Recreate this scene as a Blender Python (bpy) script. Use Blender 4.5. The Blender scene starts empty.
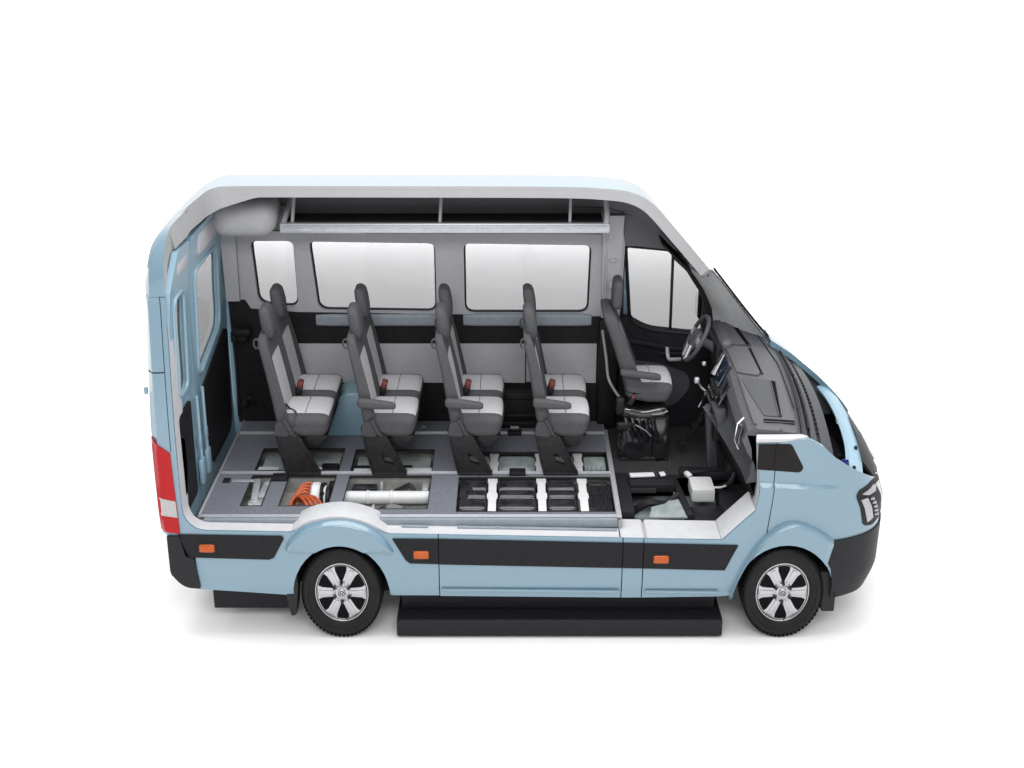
import bpy, bmesh, math, random
from mathutils import Vector, Matrix
from mathutils.geometry import delaunay_2d_cdt
R = math.radians
random.seed(7)
sc = bpy.context.scene
col = sc.collection

# ------------------------------------------------------------------ materials
def mat(name, base, rough=.5, metal=0., coat=0., noise=0., nscale=40., bump=0., bscale=60., spec=.5, alpha=None, trans=0., emit=0.,
        speck=None):
    m = bpy.data.materials.new(name); m.use_nodes = True
    nt = m.node_tree; b = nt.nodes['Principled BSDF']
    b.inputs['Base Color'].default_value = (*base, 1)
    b.inputs['Roughness'].default_value = rough
    b.inputs['Metallic'].default_value = metal
    b.inputs['Specular IOR Level'].default_value = spec
    b.inputs['Coat Weight'].default_value = coat
    b.inputs['Coat Roughness'].default_value = .05
    b.inputs['Transmission Weight'].default_value = trans
    if alpha is not None: b.inputs['Alpha'].default_value = alpha
    tc = nt.nodes.new('ShaderNodeTexCoord')
    if noise or speck:
        n = nt.nodes.new('ShaderNodeTexNoise'); n.inputs['Scale'].default_value = nscale; n.inputs['Detail'].default_value = 5
        nt.links.new(tc.outputs['Object'], n.inputs['Vector'])
        r = nt.nodes.new('ShaderNodeValToRGB')
        k = noise
        lo = speck or tuple(c * (1 - k) for c in base); hi = tuple(min(1, c * (1 + k)) for c in base)
        r.color_ramp.elements[0].position = .36; r.color_ramp.elements[1].position = .64
        r.color_ramp.elements[0].color = (*lo, 1); r.color_ramp.elements[1].color = (*hi, 1)
        nt.links.new(n.outputs['Fac'], r.inputs['Fac'])
        nt.links.new(r.outputs['Color'], b.inputs['Base Color'])
        rr = nt.nodes.new('ShaderNodeMapRange'); rr.inputs['To Min'].default_value = max(0, rough - .06); rr.inputs['To Max'].default_value = min(1, rough + .06)
        nt.links.new(n.outputs['Fac'], rr.inputs['Value']); nt.links.new(rr.outputs['Result'], b.inputs['Roughness'])
    if bump:
        n2 = nt.nodes.new('ShaderNodeTexNoise'); n2.inputs['Scale'].default_value = bscale; n2.inputs['Detail'].default_value = 3
        nt.links.new(tc.outputs['Object'], n2.inputs['Vector'])
        bp = nt.nodes.new('ShaderNodeBump'); bp.inputs['Strength'].default_value = bump; bp.inputs['Distance'].default_value = .004
        nt.links.new(n2.outputs['Fac'], bp.inputs['Height']); nt.links.new(bp.outputs['Normal'], b.inputs['Normal'])
    return m

def glass_mat(name, tint, rough=0.0, gloss=.015):
    """thin tinted pane: transparent tint plus a mirror-like coat"""
    m = bpy.data.materials.new(name); m.use_nodes = True
    nt = m.node_tree; nt.nodes.clear()
    o = nt.nodes.new('ShaderNodeOutputMaterial'); mx = nt.nodes.new('ShaderNodeMixShader')
    t = nt.nodes.new('ShaderNodeBsdfTransparent'); t.inputs['Color'].default_value = (*tint, 1)
    g = nt.nodes.new('ShaderNodeBsdfGlossy'); g.inputs['Roughness'].default_value = rough + .02
    f = nt.nodes.new('ShaderNodeLayerWeight'); f.inputs['Blend'].default_value = .5
    q = nt.nodes.new('ShaderNodeMath'); q.operation = 'POWER'; q.inputs[1].default_value = 5
    k = nt.nodes.new('ShaderNodeMath'); k.operation = 'MULTIPLY_ADD'; k.inputs[1].default_value = .5; k.inputs[2].default_value = gloss
    nt.links.new(f.outputs['Facing'], q.inputs[0]); nt.links.new(q.outputs[0], k.inputs[0])
    nt.links.new(k.outputs[0], mx.inputs[0]); nt.links.new(t.outputs[0], mx.inputs[1]); nt.links.new(g.outputs[0], mx.inputs[2])
    nt.links.new(mx.outputs[0], o.inputs['Surface'])
    return m

M = dict(
    paint=mat('pale_blue_paint', (.148, .245, .312), .24, 0, 1., spec=.5),
    paint_in=mat('inner_blue_paint', (.23, .36, .445), .4, 0, .4),
    white=mat('white_cut_face', (.50, .505, .525), .6, noise=.03, nscale=14, bump=.05, spec=.3),
    greycut=mat('grey_cut_face', (.36, .36, .37), .6, noise=.02, nscale=8, spec=.3),
    palecover=mat('pale_pillar_cover', (.58, .59, .60), .5, noise=.03, nscale=20, spec=.3),
    blackpl=mat('black_plastic', (.010, .010, .011), .55, noise=.2, nscale=60, bump=.1, bscale=300, spec=.3),
    strip=mat('rub_strip_plastic', (.011, .011, .013), .5, noise=.12, nscale=30, bump=.06, bscale=250, spec=.16),
    darkpl=mat('dark_grey_plastic', (.013, .013, .016), .5, noise=.15, nscale=50, bump=.12, bscale=250, spec=.22),
    dashtop=mat('dash_top_plastic', (.082, .082, .09), .5, noise=.12, nscale=70, bump=.3, bscale=350, spec=.5),
    dashgrey=mat('dash_face_plastic', (.055, .057, .065), .5, noise=.1, nscale=40, bump=.2, bscale=300, spec=.4),
    trim=mat('light_grey_trim', (.40, .40, .42), .7, noise=.03, nscale=25, bump=.12, bscale=200, spec=.3),
    headliner=mat('headliner_felt', (.14, .14, .15), .9, noise=.06, nscale=90, bump=.3, bscale=300, spec=.2),
    lowpanel=mat('grey_wall_vinyl', (.42, .42, .44), .6, noise=.03, nscale=20, bump=.2, bscale=180, spec=.3),
    sill=mat('blue_grey_sill', (.22, .25, .285), .5, noise=.06, nscale=20),
    blacktrim=mat('black_wall_trim', (.011, .010, .012), .6, noise=.2, nscale=30, bump=.15, bscale=200, spec=.25),
    carpet=mat('grey_speckled_floor', (.16, .17, .20), .75, noise=.2, nscale=260, speck=(.08, .085, .10), bump=.2, bscale=400, spec=.3),
    mat_black=mat('black_rubber_mat', (.018, .018, .02), .75, noise=.4, nscale=90, bump=.5, bscale=160),
    edge=mat('hatch_rubber_edge', (.012, .012, .014), .7, noise=.1),
    alu=mat('brushed_aluminium', (.50, .51, .54), .38, .5, noise=.05, nscale=50),
    rimalu=mat('wheel_alloy', (.44, .44, .455), .26, .8),
    chrome=mat('chrome', (.75, .75, .77), .12, 1.),
    fabric_l=mat('light_grey_fabric', (.48, .48, .495), .9, noise=.10, nscale=120, bump=.5, bscale=220, spec=.2),
    fabric_d=mat('dark_grey_fabric', (.072, .072, .078), .8, noise=.15, nscale=120, bump=.5, bscale=220, spec=.35),
    seam=mat('seam_thread', (.20, .20, .205), .8, noise=.1),
    seatpl=mat('seat_side_plastic', (.05, .049, .053), .45, noise=.1, nscale=40, bump=.1, bscale=200, spec=.4),
    legmet=mat('leg_black_metal', (.018, .017, .019), .38, .1, noise=.2, nscale=30, spec=.4),
    rubber=mat('tyre_rubber', (.0065, .0065, .007), .6, noise=.25, nscale=25, bump=.15, bscale=120, spec=.25),
    black=mat('matte_black', (.004, .004, .005), .8, noise=.2, spec=.1),
    orange=mat('orange_cable_sheath', (.42, .075, .02), .5, noise=.12, nscale=30),
    amber=mat('amber_lens', (.40, .07, .004), .2, 0, .15, noise=.08, nscale=40, spec=.3),
    red=mat('red_lens', (.36, .003, .006), .25, 0, .12, noise=.1, nscale=60, spec=.2),
    clear=mat('clear_lens', (.36, .345, .35), .15, 0, .4, noise=.05, nscale=40),
    lampsilver=mat('lamp_reflector', (.36, .36, .38), .2, .6, noise=.08, nscale=60),
    buckle=mat('red_buckle', (.15, .035, .03), .5, noise=.2),
    strapw=mat('white_pack_strap', (.60, .61, .62), .45, noise=.03, nscale=20),
    pan=mat('pale_steel_pan', (.33, .33, .32), .5, .1, noise=.2, nscale=9),
    pangreen=mat('grey_green_steel', (.30, .34, .34), .45, .1, noise=.15, nscale=14),
    gloss=mat('gloss_black', (.012, .012, .014), .14, 0, .8, noise=.2),
    battery=mat('battery_case', (.025, .024, .028), .25, .2, noise=.4, nscale=16, coat=.4),
    screen=mat('dark_blue_screen', (.012, .02, .035), .12, 0, .8, noise=.3, nscale=30),
    wash=mat('blue_washer_cap', (.008, .015, .16), .35, noise=.1),
    glass=glass_mat('tinted_glass', (.52, .52, .525), gloss=.01),
    wind=glass_mat('windscreen_glass', (.66, .68, .70), 0., .03),
    qglass=mat('dark_quarter_glass', (.006, .004, .004), .3, 0, 0, noise=.3, nscale=10, spec=.2),
    ground=mat('white_studio_floor', (.90, .90, .90), .9, noise=.008, nscale=2, spec=.1),
)

# ------------------------------------------------------------------ mesh builder
def inside(p, poly):
    x, y = p; c = False; n = len(poly)
    for i in range(n):
        x1, y1 = poly[i]; x2, y2 = poly[(i + 1) % n]
        if (y1 > y) != (y2 > y) and x < (x2 - x1) * (y - y1) / (y2 - y1) + x1: c = not c
    return c
def dseg(p, a, b):
    ax, ay = a; bx, by = b; px, py = p
    dx, dy = bx - ax, by - ay; L = dx * dx + dy * dy
    t = 0 if L == 0 else max(0, min(1, ((px - ax) * dx + (py - ay) * dy) / L))
    return math.hypot(px - ax - t * dx, py - ay - t * dy)
def subdiv(poly, res):
    out = []
    for i in range(len(poly)):
        a, b = poly[i], poly[(i + 1) % len(poly)]
        n = max(1, int(math.ceil(math.hypot(b[0] - a[0], b[1] - a[1]) / res)))
        for k in range(n): out.append((a[0] + (b[0] - a[0]) * k / n, a[1] + (b[1] - a[1]) * k / n))
    return out
def rnd(poly, r, n=5):
    """round the corners of a polygon; r is one radius or a list"""
    out = []; N = len(poly)
    for i in range(N):
        p0, p1, p2 = Vector(poly[i - 1]), Vector(poly[i]), Vector(poly[(i + 1) % N])
        rr = r[i] if isinstance(r, (list, tuple)) else r
        a = (p0 - p1); b = (p2 - p1)
        d = min(rr, a.length * .48, b.length * .48)
        if d < 1e-5: out.append(tuple(p1)); continue
        s = p1 + a.normalized() * d; e = p1 + b.normalized() * d
        for k in range(n + 1):
            t = k / n
            q = s * (1 - t) ** 2 + p1 * 2 * t * (1 - t) + e * t * t
            out.append((q.x, q.y))
    return out
def ell(cx, cy, rx, ry, a0=0, a1=360, n=32):
    return [(cx + rx * math.cos(R(a0 + (a1 - a0) * i / n)), cy + ry * math.sin(R(a0 + (a1 - a0) * i / n))) for i in range(n + (0 if abs(a1 - a0) == 360 else 1))]
def lerp_tab(tab, x):
    if x <= tab[0][0]: return tab[0][1]
    for (a, b), (c, d) in zip(tab, tab[1:]):
        if x <= c: return b + (d - b) * (x - a) / (c - a)
    return tab[-1][1]
def smooth_tab(tab, n=6):
    """Catmull-Rom resample of a table"""
    out = []
    for i in range(len(tab) - 1):
        p0 = tab[max(0, i - 1)]; p1 = tab[i]; p2 = tab[i + 1]; p3 = tab[min(len(tab) - 1, i + 2)]
        for k in range(n):
            t = k / n
            out.append(tuple(.5 * (2 * p1[j] + (p2[j] - p0[j]) * t + (2 * p0[j] - 5 * p1[j] + 4 * p2[j] - p3[j]) * t * t + (3 * p1[j] - p0[j] - 3 * p2[j] + p3[j]) * t ** 3) for j in range(len(p1))))
    out.append(tuple(tab[-1])); return out

class B:
    def __init__(s): s.v = []; s.f = []; s.m = []
    def raw(s, vs, fs, mi=0, mx=None):
        o = len(s.v)
        s.v += [tuple(mx @ Vector(p)) if mx else tuple(p) for p in vs]
        for i, f in enumerate(fs):
            s.f.append(tuple(o + k for k in f)); s.m.append(mi[i] if isinstance(mi, list) else mi)
        return s
    def bm(s, b, mi=0, mx=None):
        b.verts.index_update()
        s.raw([v.co.copy() for v in b.verts], [[v.index for v in f.verts] for f in b.faces], [f.material_index for f in b.faces] if mi is None else mi, mx); b.free(); return s
    def box(s, c, d, bev=.006, mi=0, mx=None, seg=2):
        b = bmesh.new(); bmesh.ops.create_cube(b, size=1)
        bmesh.ops.scale(b, vec=d, verts=b.verts)
        bev = min(bev, min(d) * .45)
        if bev > 0: bmesh.ops.bevel(b, geom=b.edges[:], offset=bev, segments=seg, profile=.5, affect='EDGES')
        bmesh.ops.translate(b, vec=c, verts=b.verts)
        return s.bm(b, mi, mx)
    def bar(s, p0, p1, w, h, bev=.004, mi=0, up=(0, 0, 1)):
        """box beam from p0 to p1, w wide and h high"""
        p0, p1 = Vector(p0), Vector(p1); d = p1 - p0; x = d.normalized()
        y = Vector(up).cross(x).normalized(); z = x.cross(y)
        mx = Matrix((x, y, z)).transposed().to_4x4(); mx.translation = (p0 + p1) / 2
        return s.box((0, 0, 0), (d.length, w, h), bev, mi, mx)
    def pillow(s, c, d, r, n=10, mi=0, fn=None, mx=None, mfn=None):
        """rounded box on a grid, optionally deformed by fn(local point)"""
        b = bmesh.new(); bmesh.ops.create_cube(b, size=2)
        bmesh.ops.subdivide_edges(b, edges=b.edges[:], cuts=n, use_grid_fill=True)
        h = Vector(d) / 2; r = min(r, min(h) * .98)
        for v in b.verts:
            p = Vector((v.co.x * h.x, v.co.y * h.y, v.co.z * h.z))
            q = Vector([max(-(h[i] - r), min(h[i] - r, p[i])) for i in range(3)])
            e = p - q
            if e.length > 1e-9: p = q + e.normalized() * r
            v.co = p
        if mfn:
            for f in b.faces:
                f.normal_update(); f.material_index = mfn(f.calc_center_median(), f.normal.copy(), h)
        for v in b.verts:
            p = v.co
            if fn: p = Vector(fn(p.copy(), h))
            v.co = p + Vector(c)
        return s.bm(b, None if mfn else mi, mx)
    def cyl(s, p0, p1, r0, r1=None, seg=24, mi=0, bev=0., cap=True):
        r1 = r0 if r1 is None else r1
        p0, p1 = Vector(p0), Vector(p1); d = p1 - p0
        q = d.to_track_quat('Z', 'Y').to_matrix().to_4x4(); q.translation = p0
        L = d.length; pr = [(r0, 0), (r1, L)]
        if bev: pr = [(r0 - bev, 0), (r0, bev), (r1, L - bev), (r1 - bev, L)]
        vs = []; fs = []
        for r, z in pr: vs += [(r * math.cos(2 * math.pi * i / seg), r * math.sin(2 * math.pi * i / seg), z) for i in range(seg)]
        for k in range(len(pr) - 1):
            for i in range(seg): fs.append((k * seg + i, k * seg + (i + 1) % seg, (k + 1) * seg + (i + 1) % seg, (k + 1) * seg + i))
        if cap: fs.append(tuple(range(seg - 1, -1, -1))); fs.append(tuple((len(pr) - 1) * seg + i for i in range(seg)))
        return s.raw(vs, fs, mi, q)
    def tube(s, pts, r, seg=10, mi=0, smooth=0, flat=None, closed=False):
        if smooth: pts = smooth_tab([tuple(p) for p in pts], smooth)
        pts = [Vector(p) for p in pts]; n = len(pts); vs = []; fs = []; ref = None
        for i, p in enumerate(pts):
            if closed: t = (pts[(i + 1) % n] - pts[i - 1]).normalized()
            else: t = (pts[min(i + 1, n - 1)] - pts[max(i - 1, 0)]).normalized()
            if ref is None:
                ref = Vector((0, 0, 1)) if abs(t.z) < .9 else Vector((1, 0, 0))
            a = (ref - t * ref.dot(t)).normalized(); b = t.cross(a); ref = a
            rr = r[i] if isinstance(r, list) else r
            k2 = flat or 1
            vs += [p + a * rr * k2 * math.cos(2 * math.pi * k / seg) + b * rr * math.sin(2 * math.pi * k / seg) for k in range(seg)]
        for i in range(n if closed else n - 1):
            j = (i + 1) % n
            for k in range(seg): fs.append((i * seg + k, i * seg + (k + 1) % seg, j * seg + (k + 1) % seg, j * seg + k))
        if not closed: fs.append(tuple(range(seg - 1, -1, -1))); fs.append(tuple((n - 1) * seg + k for k in range(seg)))
        return s.raw(vs, fs, mi)
    def prism(s, poly, a0, a1, axis='y', bev=.004, mi=0, mx=None, seg=2):
        """polygon in the plane across axis, run from a0 to a1, edges bevelled"""
        def P(p, a): return {'y': (p[0], a, p[1]), 'x': (a, p[0], p[1]), 'z': (p[0], p[1], a)}[axis]
        b = bmesh.new(); vs = [b.verts.new(P(p, a0)) for p in poly]
        f = b.faces.new(vs); r = bmesh.ops.extrude_face_region(b, geom=[f])
        d = {'y': (0, a1 - a0, 0), 'x': (a1 - a0, 0, 0), 'z': (0, 0, a1 - a0)}[axis]
        nv = [g for g in r['geom'] if isinstance(g, bmesh.types.BMVert)]
        bmesh.ops.translate(b, vec=d, verts=nv)
        bmesh.ops.recalc_face_normals(b, faces=b.faces)
        if bev > 0:
            ed = [e for e in b.edges if len(e.link_faces) == 2 and e.calc_face_angle(0) > R(30)]
            bmesh.ops.bevel(b, geom=ed, offset=min(bev, abs(a1 - a0) * .45), segments=seg, profile=.5, affect='EDGES', clamp_overlap=True)
        return s.bm(b, mi, mx)
    def panel(s, outer, holes, fm, res=.07, mi=(0, 0, 0), grid=True, extra=()):
        """sheet with real thickness: outline and holes in (u, v), fm(u, v, t) maps to space, t = 0 outside, 1 inside"""
        loops = [subdiv(outer, res)] + [subdiv(h, res) for h in holes]
        pts = []; eds = []
        for L in loops:
            o = len(pts); pts += L; eds += [(o + i, o + (i + 1) % len(L)) for i in range(len(L))]
        if grid:
            us = [p[0] for p in loops[0]]; vs_ = [p[1] for p in loops[0]]
            nu = int((max(us) - min(us)) / res); nv = int((max(vs_) - min(vs_)) / res)
            segs = [(pts[a], pts[b]) for a, b in eds]
            for i in range(1, nu + 1):
                for j in range(1, nv + 1):
                    p = (min(us) + i * res + .013 * res, min(vs_) + j * res + .017 * res)
                    if not inside(p, loops[0]) or any(inside(p, h) for h in loops[1:]): continue
                    if min(dseg(p, a, b) for a, b in segs) < res * .45: continue
                    pts.append(p)
        for p in extra:
            if inside(p, loops[0]): pts.append(p)
        r = delaunay_2d_cdt([Vector(p) for p in pts], eds, [], 1, 1e-6)
        V, F = r[0], []
        for f in r[2]:
            c = (sum(V[k].x for k in f) / len(f), sum(V[k].y for k in f) / len(f))
            if inside(c, loops[0]) and not any(inside(c, h) for h in loops[1:]): F.append(f)
        n = len(V); vs = [fm(p.x, p.y, 0) for p in V] + [fm(p.x, p.y, 1) for p in V]
        cnt = {}
        for f in F:
            for i in range(len(f)):
                a, b = f[i], f[(i + 1) % len(f)]; cnt.setdefault((min(a, b), max(a, b)), []).append((a, b))
        fs = []; ms = []
        for f in F: fs.append(tuple(f)); ms.append(mi[0])
        for f in F: fs.append(tuple(n + k for k in reversed(f))); ms.append(mi[2])
        for k, l in cnt.items():
            if len(l) == 1:
                a, b = l[0]; fs.append((b, a, n + a, n + b)); ms.append(mi[1])
        bm_ = bmesh.new(); bv = [bm_.verts.new(p) for p in vs]
        for f, m_ in zip(fs, ms):
            try: g = bm_.faces.new([bv[i] for i in f]); g.material_index = m_
            except ValueError: pass
        bmesh.ops.recalc_face_normals(bm_, faces=bm_.faces)
        return s.bm(bm_, None)
    def grid(s, fn, nu, nv, mi=0, close_u=False):
        vs = [fn(i / nu, j / nv) for i in range(nu + 1) for j in range(nv + 1)]
        fs = [(i * (nv + 1) + j, (i + 1) * (nv + 1) + j, (i + 1) * (nv + 1) + j + 1, i * (nv + 1) + j + 1) for i in range(nu) for j in range(nv)]
        return s.raw(vs, fs, mi)
    def lathe(s, prof, c, sx=1., seg=48, mi=0, sgn=-1):
        """profile of (radius, depth) turned about the Y axis through c; sx flattens it lengthways"""
        vs = []; fs = []; n = len(prof)
        for i in range(seg):
            a = 2 * math.pi * i / seg
            vs += [(c[0] + r * sx * math.cos(a), c[1] + sgn * d, c[2] + r * math.sin(a)) for r, d in prof]
        for i in range(seg):
            j = (i + 1) % seg
            for k in range(n - 1): fs.append((i * n + k, j * n + k, j * n + k + 1, i * n + k + 1))
        return s.raw(vs, fs, mi)
    def build(s, name, mats, parent=None, label=None, angle=38, loc=None):
        me = bpy.data.meshes.new(name); me.from_pydata(s.v, [], s.f); me.update()
        if not isinstance(mats, (list, tuple)): mats = [mats]
        for k in mats: me.materials.append(M[k])
        for p, i in zip(me.polygons, s.m): p.material_index = i; p.use_smooth = True
        b = bmesh.new(); b.from_mesh(me); bmesh.ops.remove_doubles(b, verts=b.verts, dist=1e-5)
        bmesh.ops.recalc_face_normals(b, faces=b.faces); b.to_mesh(me); b.free()
        me.set_sharp_from_angle(angle=R(angle))
        o = bpy.data.objects.new(name, me); col.objects.link(o)
        if parent: o.parent = parent
        if label: o['label'] = label
        if loc: o.location = loc
        return o

# ------------------------------------------------------------------ the setting
g = B(); g.raw([(-150, -120, 0), (150, -120, 0), (150, 240, 0), (-150, 240, 0)], [(0, 1, 2, 3)])
go = g.build('floor', 'ground'); go['kind'] = 'structure'; go['label'] = 'white seamless studio floor under the minibus'

van = bpy.data.objects.new('minibus', None); col.objects.link(van); van.location = (1.3, 0, 0)
van['label'] = 'pale blue cutaway minibus with its near side and roof cut open showing grey seats'
van['category'] = 'minibus'
class Root:  # parts are modelled in place; the empty stands at the middle of the wheelbase
    pass
def islands(b):
    """the separate pieces of a builder, as builders of their own"""
    par = list(range(len(b.v)))
    def find(i):
        while par[i] != i: par[i] = par[par[i]]; i = par[i]
        return i
    for f in b.f:
        for k in f[1:]: par[find(f[0])] = find(k)
    grp = {}
    for f, m_ in zip(b.f, b.m): grp.setdefault(find(f[0]), []).append((f, m_))
    out = []
    for fs in grp.values():
        n = B(); mp = {}
        for f, m_ in fs:
            for k in f:
                if k not in mp: mp[k] = len(n.v); n.v.append(b.v[k])
            n.f.append(tuple(mp[k] for k in f)); n.m.append(m_)
        out.append(n)
    return out
def part(b, name, mats, parent=None, label=None, angle=38, split=False):
    if split: return [part(q, name, mats, parent, label, angle) for q in islands(b)]
    o = b.build(name, mats, None, label, angle)
    p = parent or van
    o.parent = p
    if p is van: o.location = (-1.3, 0, 0)
    return o

# ------------------------------------------------------------------ body surfaces
YO = smooth_tab([(.30, .965), (.38, .985), (.46, 1.0), (.85, 1.0), (1.25, .998), (1.6, .985), (2.0, .945), (2.35, .900), (2.48, .888)], 4)
def yo(z): return lerp_tab(YO, z)
PLAN = smooth_tab([(3.20, 1.0), (3.40, .985), (3.55, .935), (3.65, .865), (3.72, .76), (3.765, .58), (3.79, .3), (3.80, 0.)], 5)
PL = [(3.20, PLAN[0])]
for a, b in zip(PLAN, PLAN[1:]): PL.append((PL[-1][0] + math.dist(a, b), b))
UEND = PL[-1][0]
def plan(u):
    for (s0, p0), (s1, p1) in zip(PL, PL[1:]):
        if u <= s1:
            t = (u - s0) / (s1 - s0); return p0[0] + (p1[0] - p0[0]) * t, p0[1] + (p1[1] - p0[1]) * t
    return PL[-1][1]
def rear_x(z): return -1.213 + .032 * max(0, z - 1.6) + .05 * max(0, 1.0 - z)
def corner(d, r=.055): return r - math.sqrt(max(0, r * r - (r - max(0, d)) ** 2)) if d < r else 0     # rear corner rounding in plan
def side_pt(u, z, sg, off):
    """outer body side; u runs along the body, round the front corner to the nose"""
    if u <= 3.2:
        x = u; y = yo(z) - off
        y -= corner(u - rear_x(z))
    else:
        x, y = plan(u); k = min(1, (u - 3.2) / .55)
        x2, y2 = plan(min(u + .02, UEND)); n = Vector((y - y2, x2 - x, 0))
        if n.length > 0: n.normalize(); x -= n.x * off; y -= n.y * off
        if y < 0: y = 0
        y -= (1 - yo(z)) * (1 - k)
        x -= k * (.34 * max(0, z - 1.0) + .5 * max(0, .50 - z) ** 1.2 + .02 * max(0, .75 - z))
    return (x, sg * y, z)
def side(sg, o0, o1): return lambda u, v, t: side_pt(u, v, sg, o1 if t else o0)

SEC = smooth_tab([(-.888, 2.48), (-.882, 2.60), (-.866, 2.70), (-.832, 2.80), (-.765, 2.89), (-.66, 2.932), (-.35, 2.955), (0, 2.96),
                  (.35, 2.955), (.66, 2.932), (.765, 2.89), (.832, 2.80), (.866, 2.70), (.882, 2.60), (.888, 2.48)], 5)
SS = [0.]
for a, b in zip(SEC, SEC[1:]): SS.append(SS[-1] + math.dist(a, b))
STOT = SS[-1]
def sec(s):
    s = max(0, min(STOT, s))
    for i in range(len(SS) - 1):
        if s <= SS[i + 1]:
            t = (s - SS[i]) / (SS[i + 1] - SS[i]); a, b = SEC[i], SEC[i + 1]
            tn = Vector((b[0] - a[0], b[1] - a[1])).normalized()
            return a[0] + (b[0] - a[0]) * t, a[1] + (b[1] - a[1]) * t, (-tn.y, tn.x)
    return SEC[-1][0], SEC[-1][1], (1, 0)
def s_at_y(y, top=True):
    best = min(range(len(SEC)), key=lambda i: abs(SEC[i][0] - y)); return SS[best] + (y - SEC[best][0])
DROP = smooth_tab([(-1.204, .36), (-1.185, .24), (-1.14, .135), (-1.07, .06), (-.98, .018), (-.85, 0), (.5, 0), (1.5, .004), (1.83, .018), (2.015, .045),
                   (2.166, .125), (2.35, .325), (2.6, .617), (2.7, .735), (2.933, 1.03), (3.075, 1.20), (3.2, 1.34)], 8)
def drop(x): return lerp_tab(DROP, x)
def wall_top(x): return 2.48 - drop(x) * lerp_tab([(1.5, .3), (2.4, .32), (2.65, .53), (2.93, .64), (3.1, .68)], x) if x > 1.4 else 2.48
def roof_pt(x, s, off):
    y, z, n = sec(s)
    y -= n[0] * off; zz = z - n[1] * off
    d = drop(x)
    if x < 0:
        k = max(0, (z - 2.48) / .47); zz -= d * k; y *= 1 - .10 * d * k
        c = corner(x - rear_x(2.48)) * min(1, abs(y) / .8) ** 3
        y += c if y < 0 else -c
        return (x, y, zz)
    wz = wall_top(x); zt = 2.96 - d
    z = wz + (z - 2.48) * (zt - wz) / .48 + d
    sl = (drop(x + .02) - drop(x - .02)) / .04
    nn = math.sqrt(1 + sl * sl)
    return (x - off * sl / nn, y, z - d - (off / nn) * max(.3, n[1]))
def roofm(o0, o1): return lambda u, v, t: roof_pt(u, v, o1 if t else o0)

# wheel arch outlines
def arch(cx, cz, rx, rz, z0, n=20):
    """points of an arch opening, left foot to right foot, cut level at z0"""
    a = math.asin((z0 - cz) / rz)
    return [(cx + rx * math.cos(math.pi - a - (math.pi - 2 * a) * i / n), cz + rz * math.sin(math.pi - a - (math.pi - 2 * a) * i / n)) for i in range(n + 1)]
ZB = .345
RA = arch(0.0, .345, .335, .405, ZB + .001)
FA = arch(3.045, .335, .352, .425, ZB + .001)

# --- outer skins of the near side, cut off level just above the floor
CUT = .866
def cz(u): return .857 - .0195 * (u + .93)      # the sawn line falls a little towards the front
b = B()
# rear quarter with the standing rear pillar; the cut line hops over the wheel arch
hump = [(-.40, cz(-.40)), (-.34, cz(-.34)), (-.27, .86), (-.16, .91), (0.02, .935), (.17, .91), (.28, .855), (.345, cz(.345)), (.39, cz(.39))]
quarter = [(rear_x(.82), .82), (rear_x(1.2), 1.2), (rear_x(1.6), 1.6), (rear_x(2.0), 2.0), (rear_x(2.475), 2.475), (-1.045, 2.475), (-1.045, 1.05)] \
    + [(-1.045 + .15 * (1 - math.cos(R(a))), 1.02 - .163 * math.sin(R(a))) for a in (15, 30, 45, 60, 75, 90)] \
    + [(-.55, cz(-.55))] + hump + [(.672, cz(.672)), (.672, ZB)] + list(reversed(RA)) + [(-.98, ZB + .06), (-.985, .82)]
b.panel(quarter, [], side(-1, 0, .018), .05)
part(b, 'side_panel', 'paint', label='pale blue near rear quarter with standing rear pillar and wheel arch')
b = B(); b.panel([(.679, cz(.679)), (1.925, cz(1.925)), (1.925, ZB - .02), (.679, ZB - .005)], [], side(-1, 0, .018), .06)
b.bar((.69, -1.004, .405), (1.915, -1.004, .392), .016, .02, .006)
sdoor = part(b, 'sliding_door', 'paint', label='lower half of the cut sliding door')
FDC = [(1.932, cz(1.932)), (2.60, cz(2.60) - .045), (2.885, .975), (2.80, 1.27), (2.79, 1.475)]
b = B(); b.panel([(1.932, cz(1.932) - .002), (2.066, cz(2.066) - .002), (2.066, ZB - .02), (1.932, ZB - .02)], [], side(-1, 0, .018), .06); part(b, 'body_pillar_base', 'paint')
def crease_z(u): return 1.20 - .055 * (u - 2.8)
CPTS = [(2.76 + .02 * k, crease_z(2.76 + .02 * k) + d) for k in range(36) for d in (-.004, 0., .021, .024)]
def side_crease(sg, o0, o1):
    """the pressed line that fades out towards the headlight: a ledge that looks up"""
    f = side(sg, o0, o1)
    def g_(u, v, t):
        x, y, z = f(u, v, t)
        c = crease_z(u); d = v - c; k = max(0, min(1, (3.44 - u) / .35)) * max(0, min(1, (u - 2.6) / .2))
        a = 0
        if -.30 < d <= .0001: a = .03 * (1 + d / .30)
        elif 0 < d < .022: a = .03 * (1 - d / .022)
        return (x, y + sg * a * k, z)
    return g_
b = B(); b.panel([(2.073, cz(2.073) - .002), (2.575, cz(2.575) - .002), (2.605, cz(2.605)), (2.812, 1.012), (2.828, 1.16), (2.80, 1.50), (2.925, 1.50), (2.915, 1.1)] + [(2.895, .80)]
                 + [p for p in reversed(FA) if p[0] < 2.893] + [(2.60, ZB - .01), (2.073, ZB - .02)], [], side_crease(-1, 0, .018), .03, extra=CPTS)
b.bar((2.09, -1.004, .392), (2.60, -1.004, .385), .016, .02, .006)
fdoor = part(b, 'front_door', 'paint', label='front door cut down to its lower and forward edge', angle=28)
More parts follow.
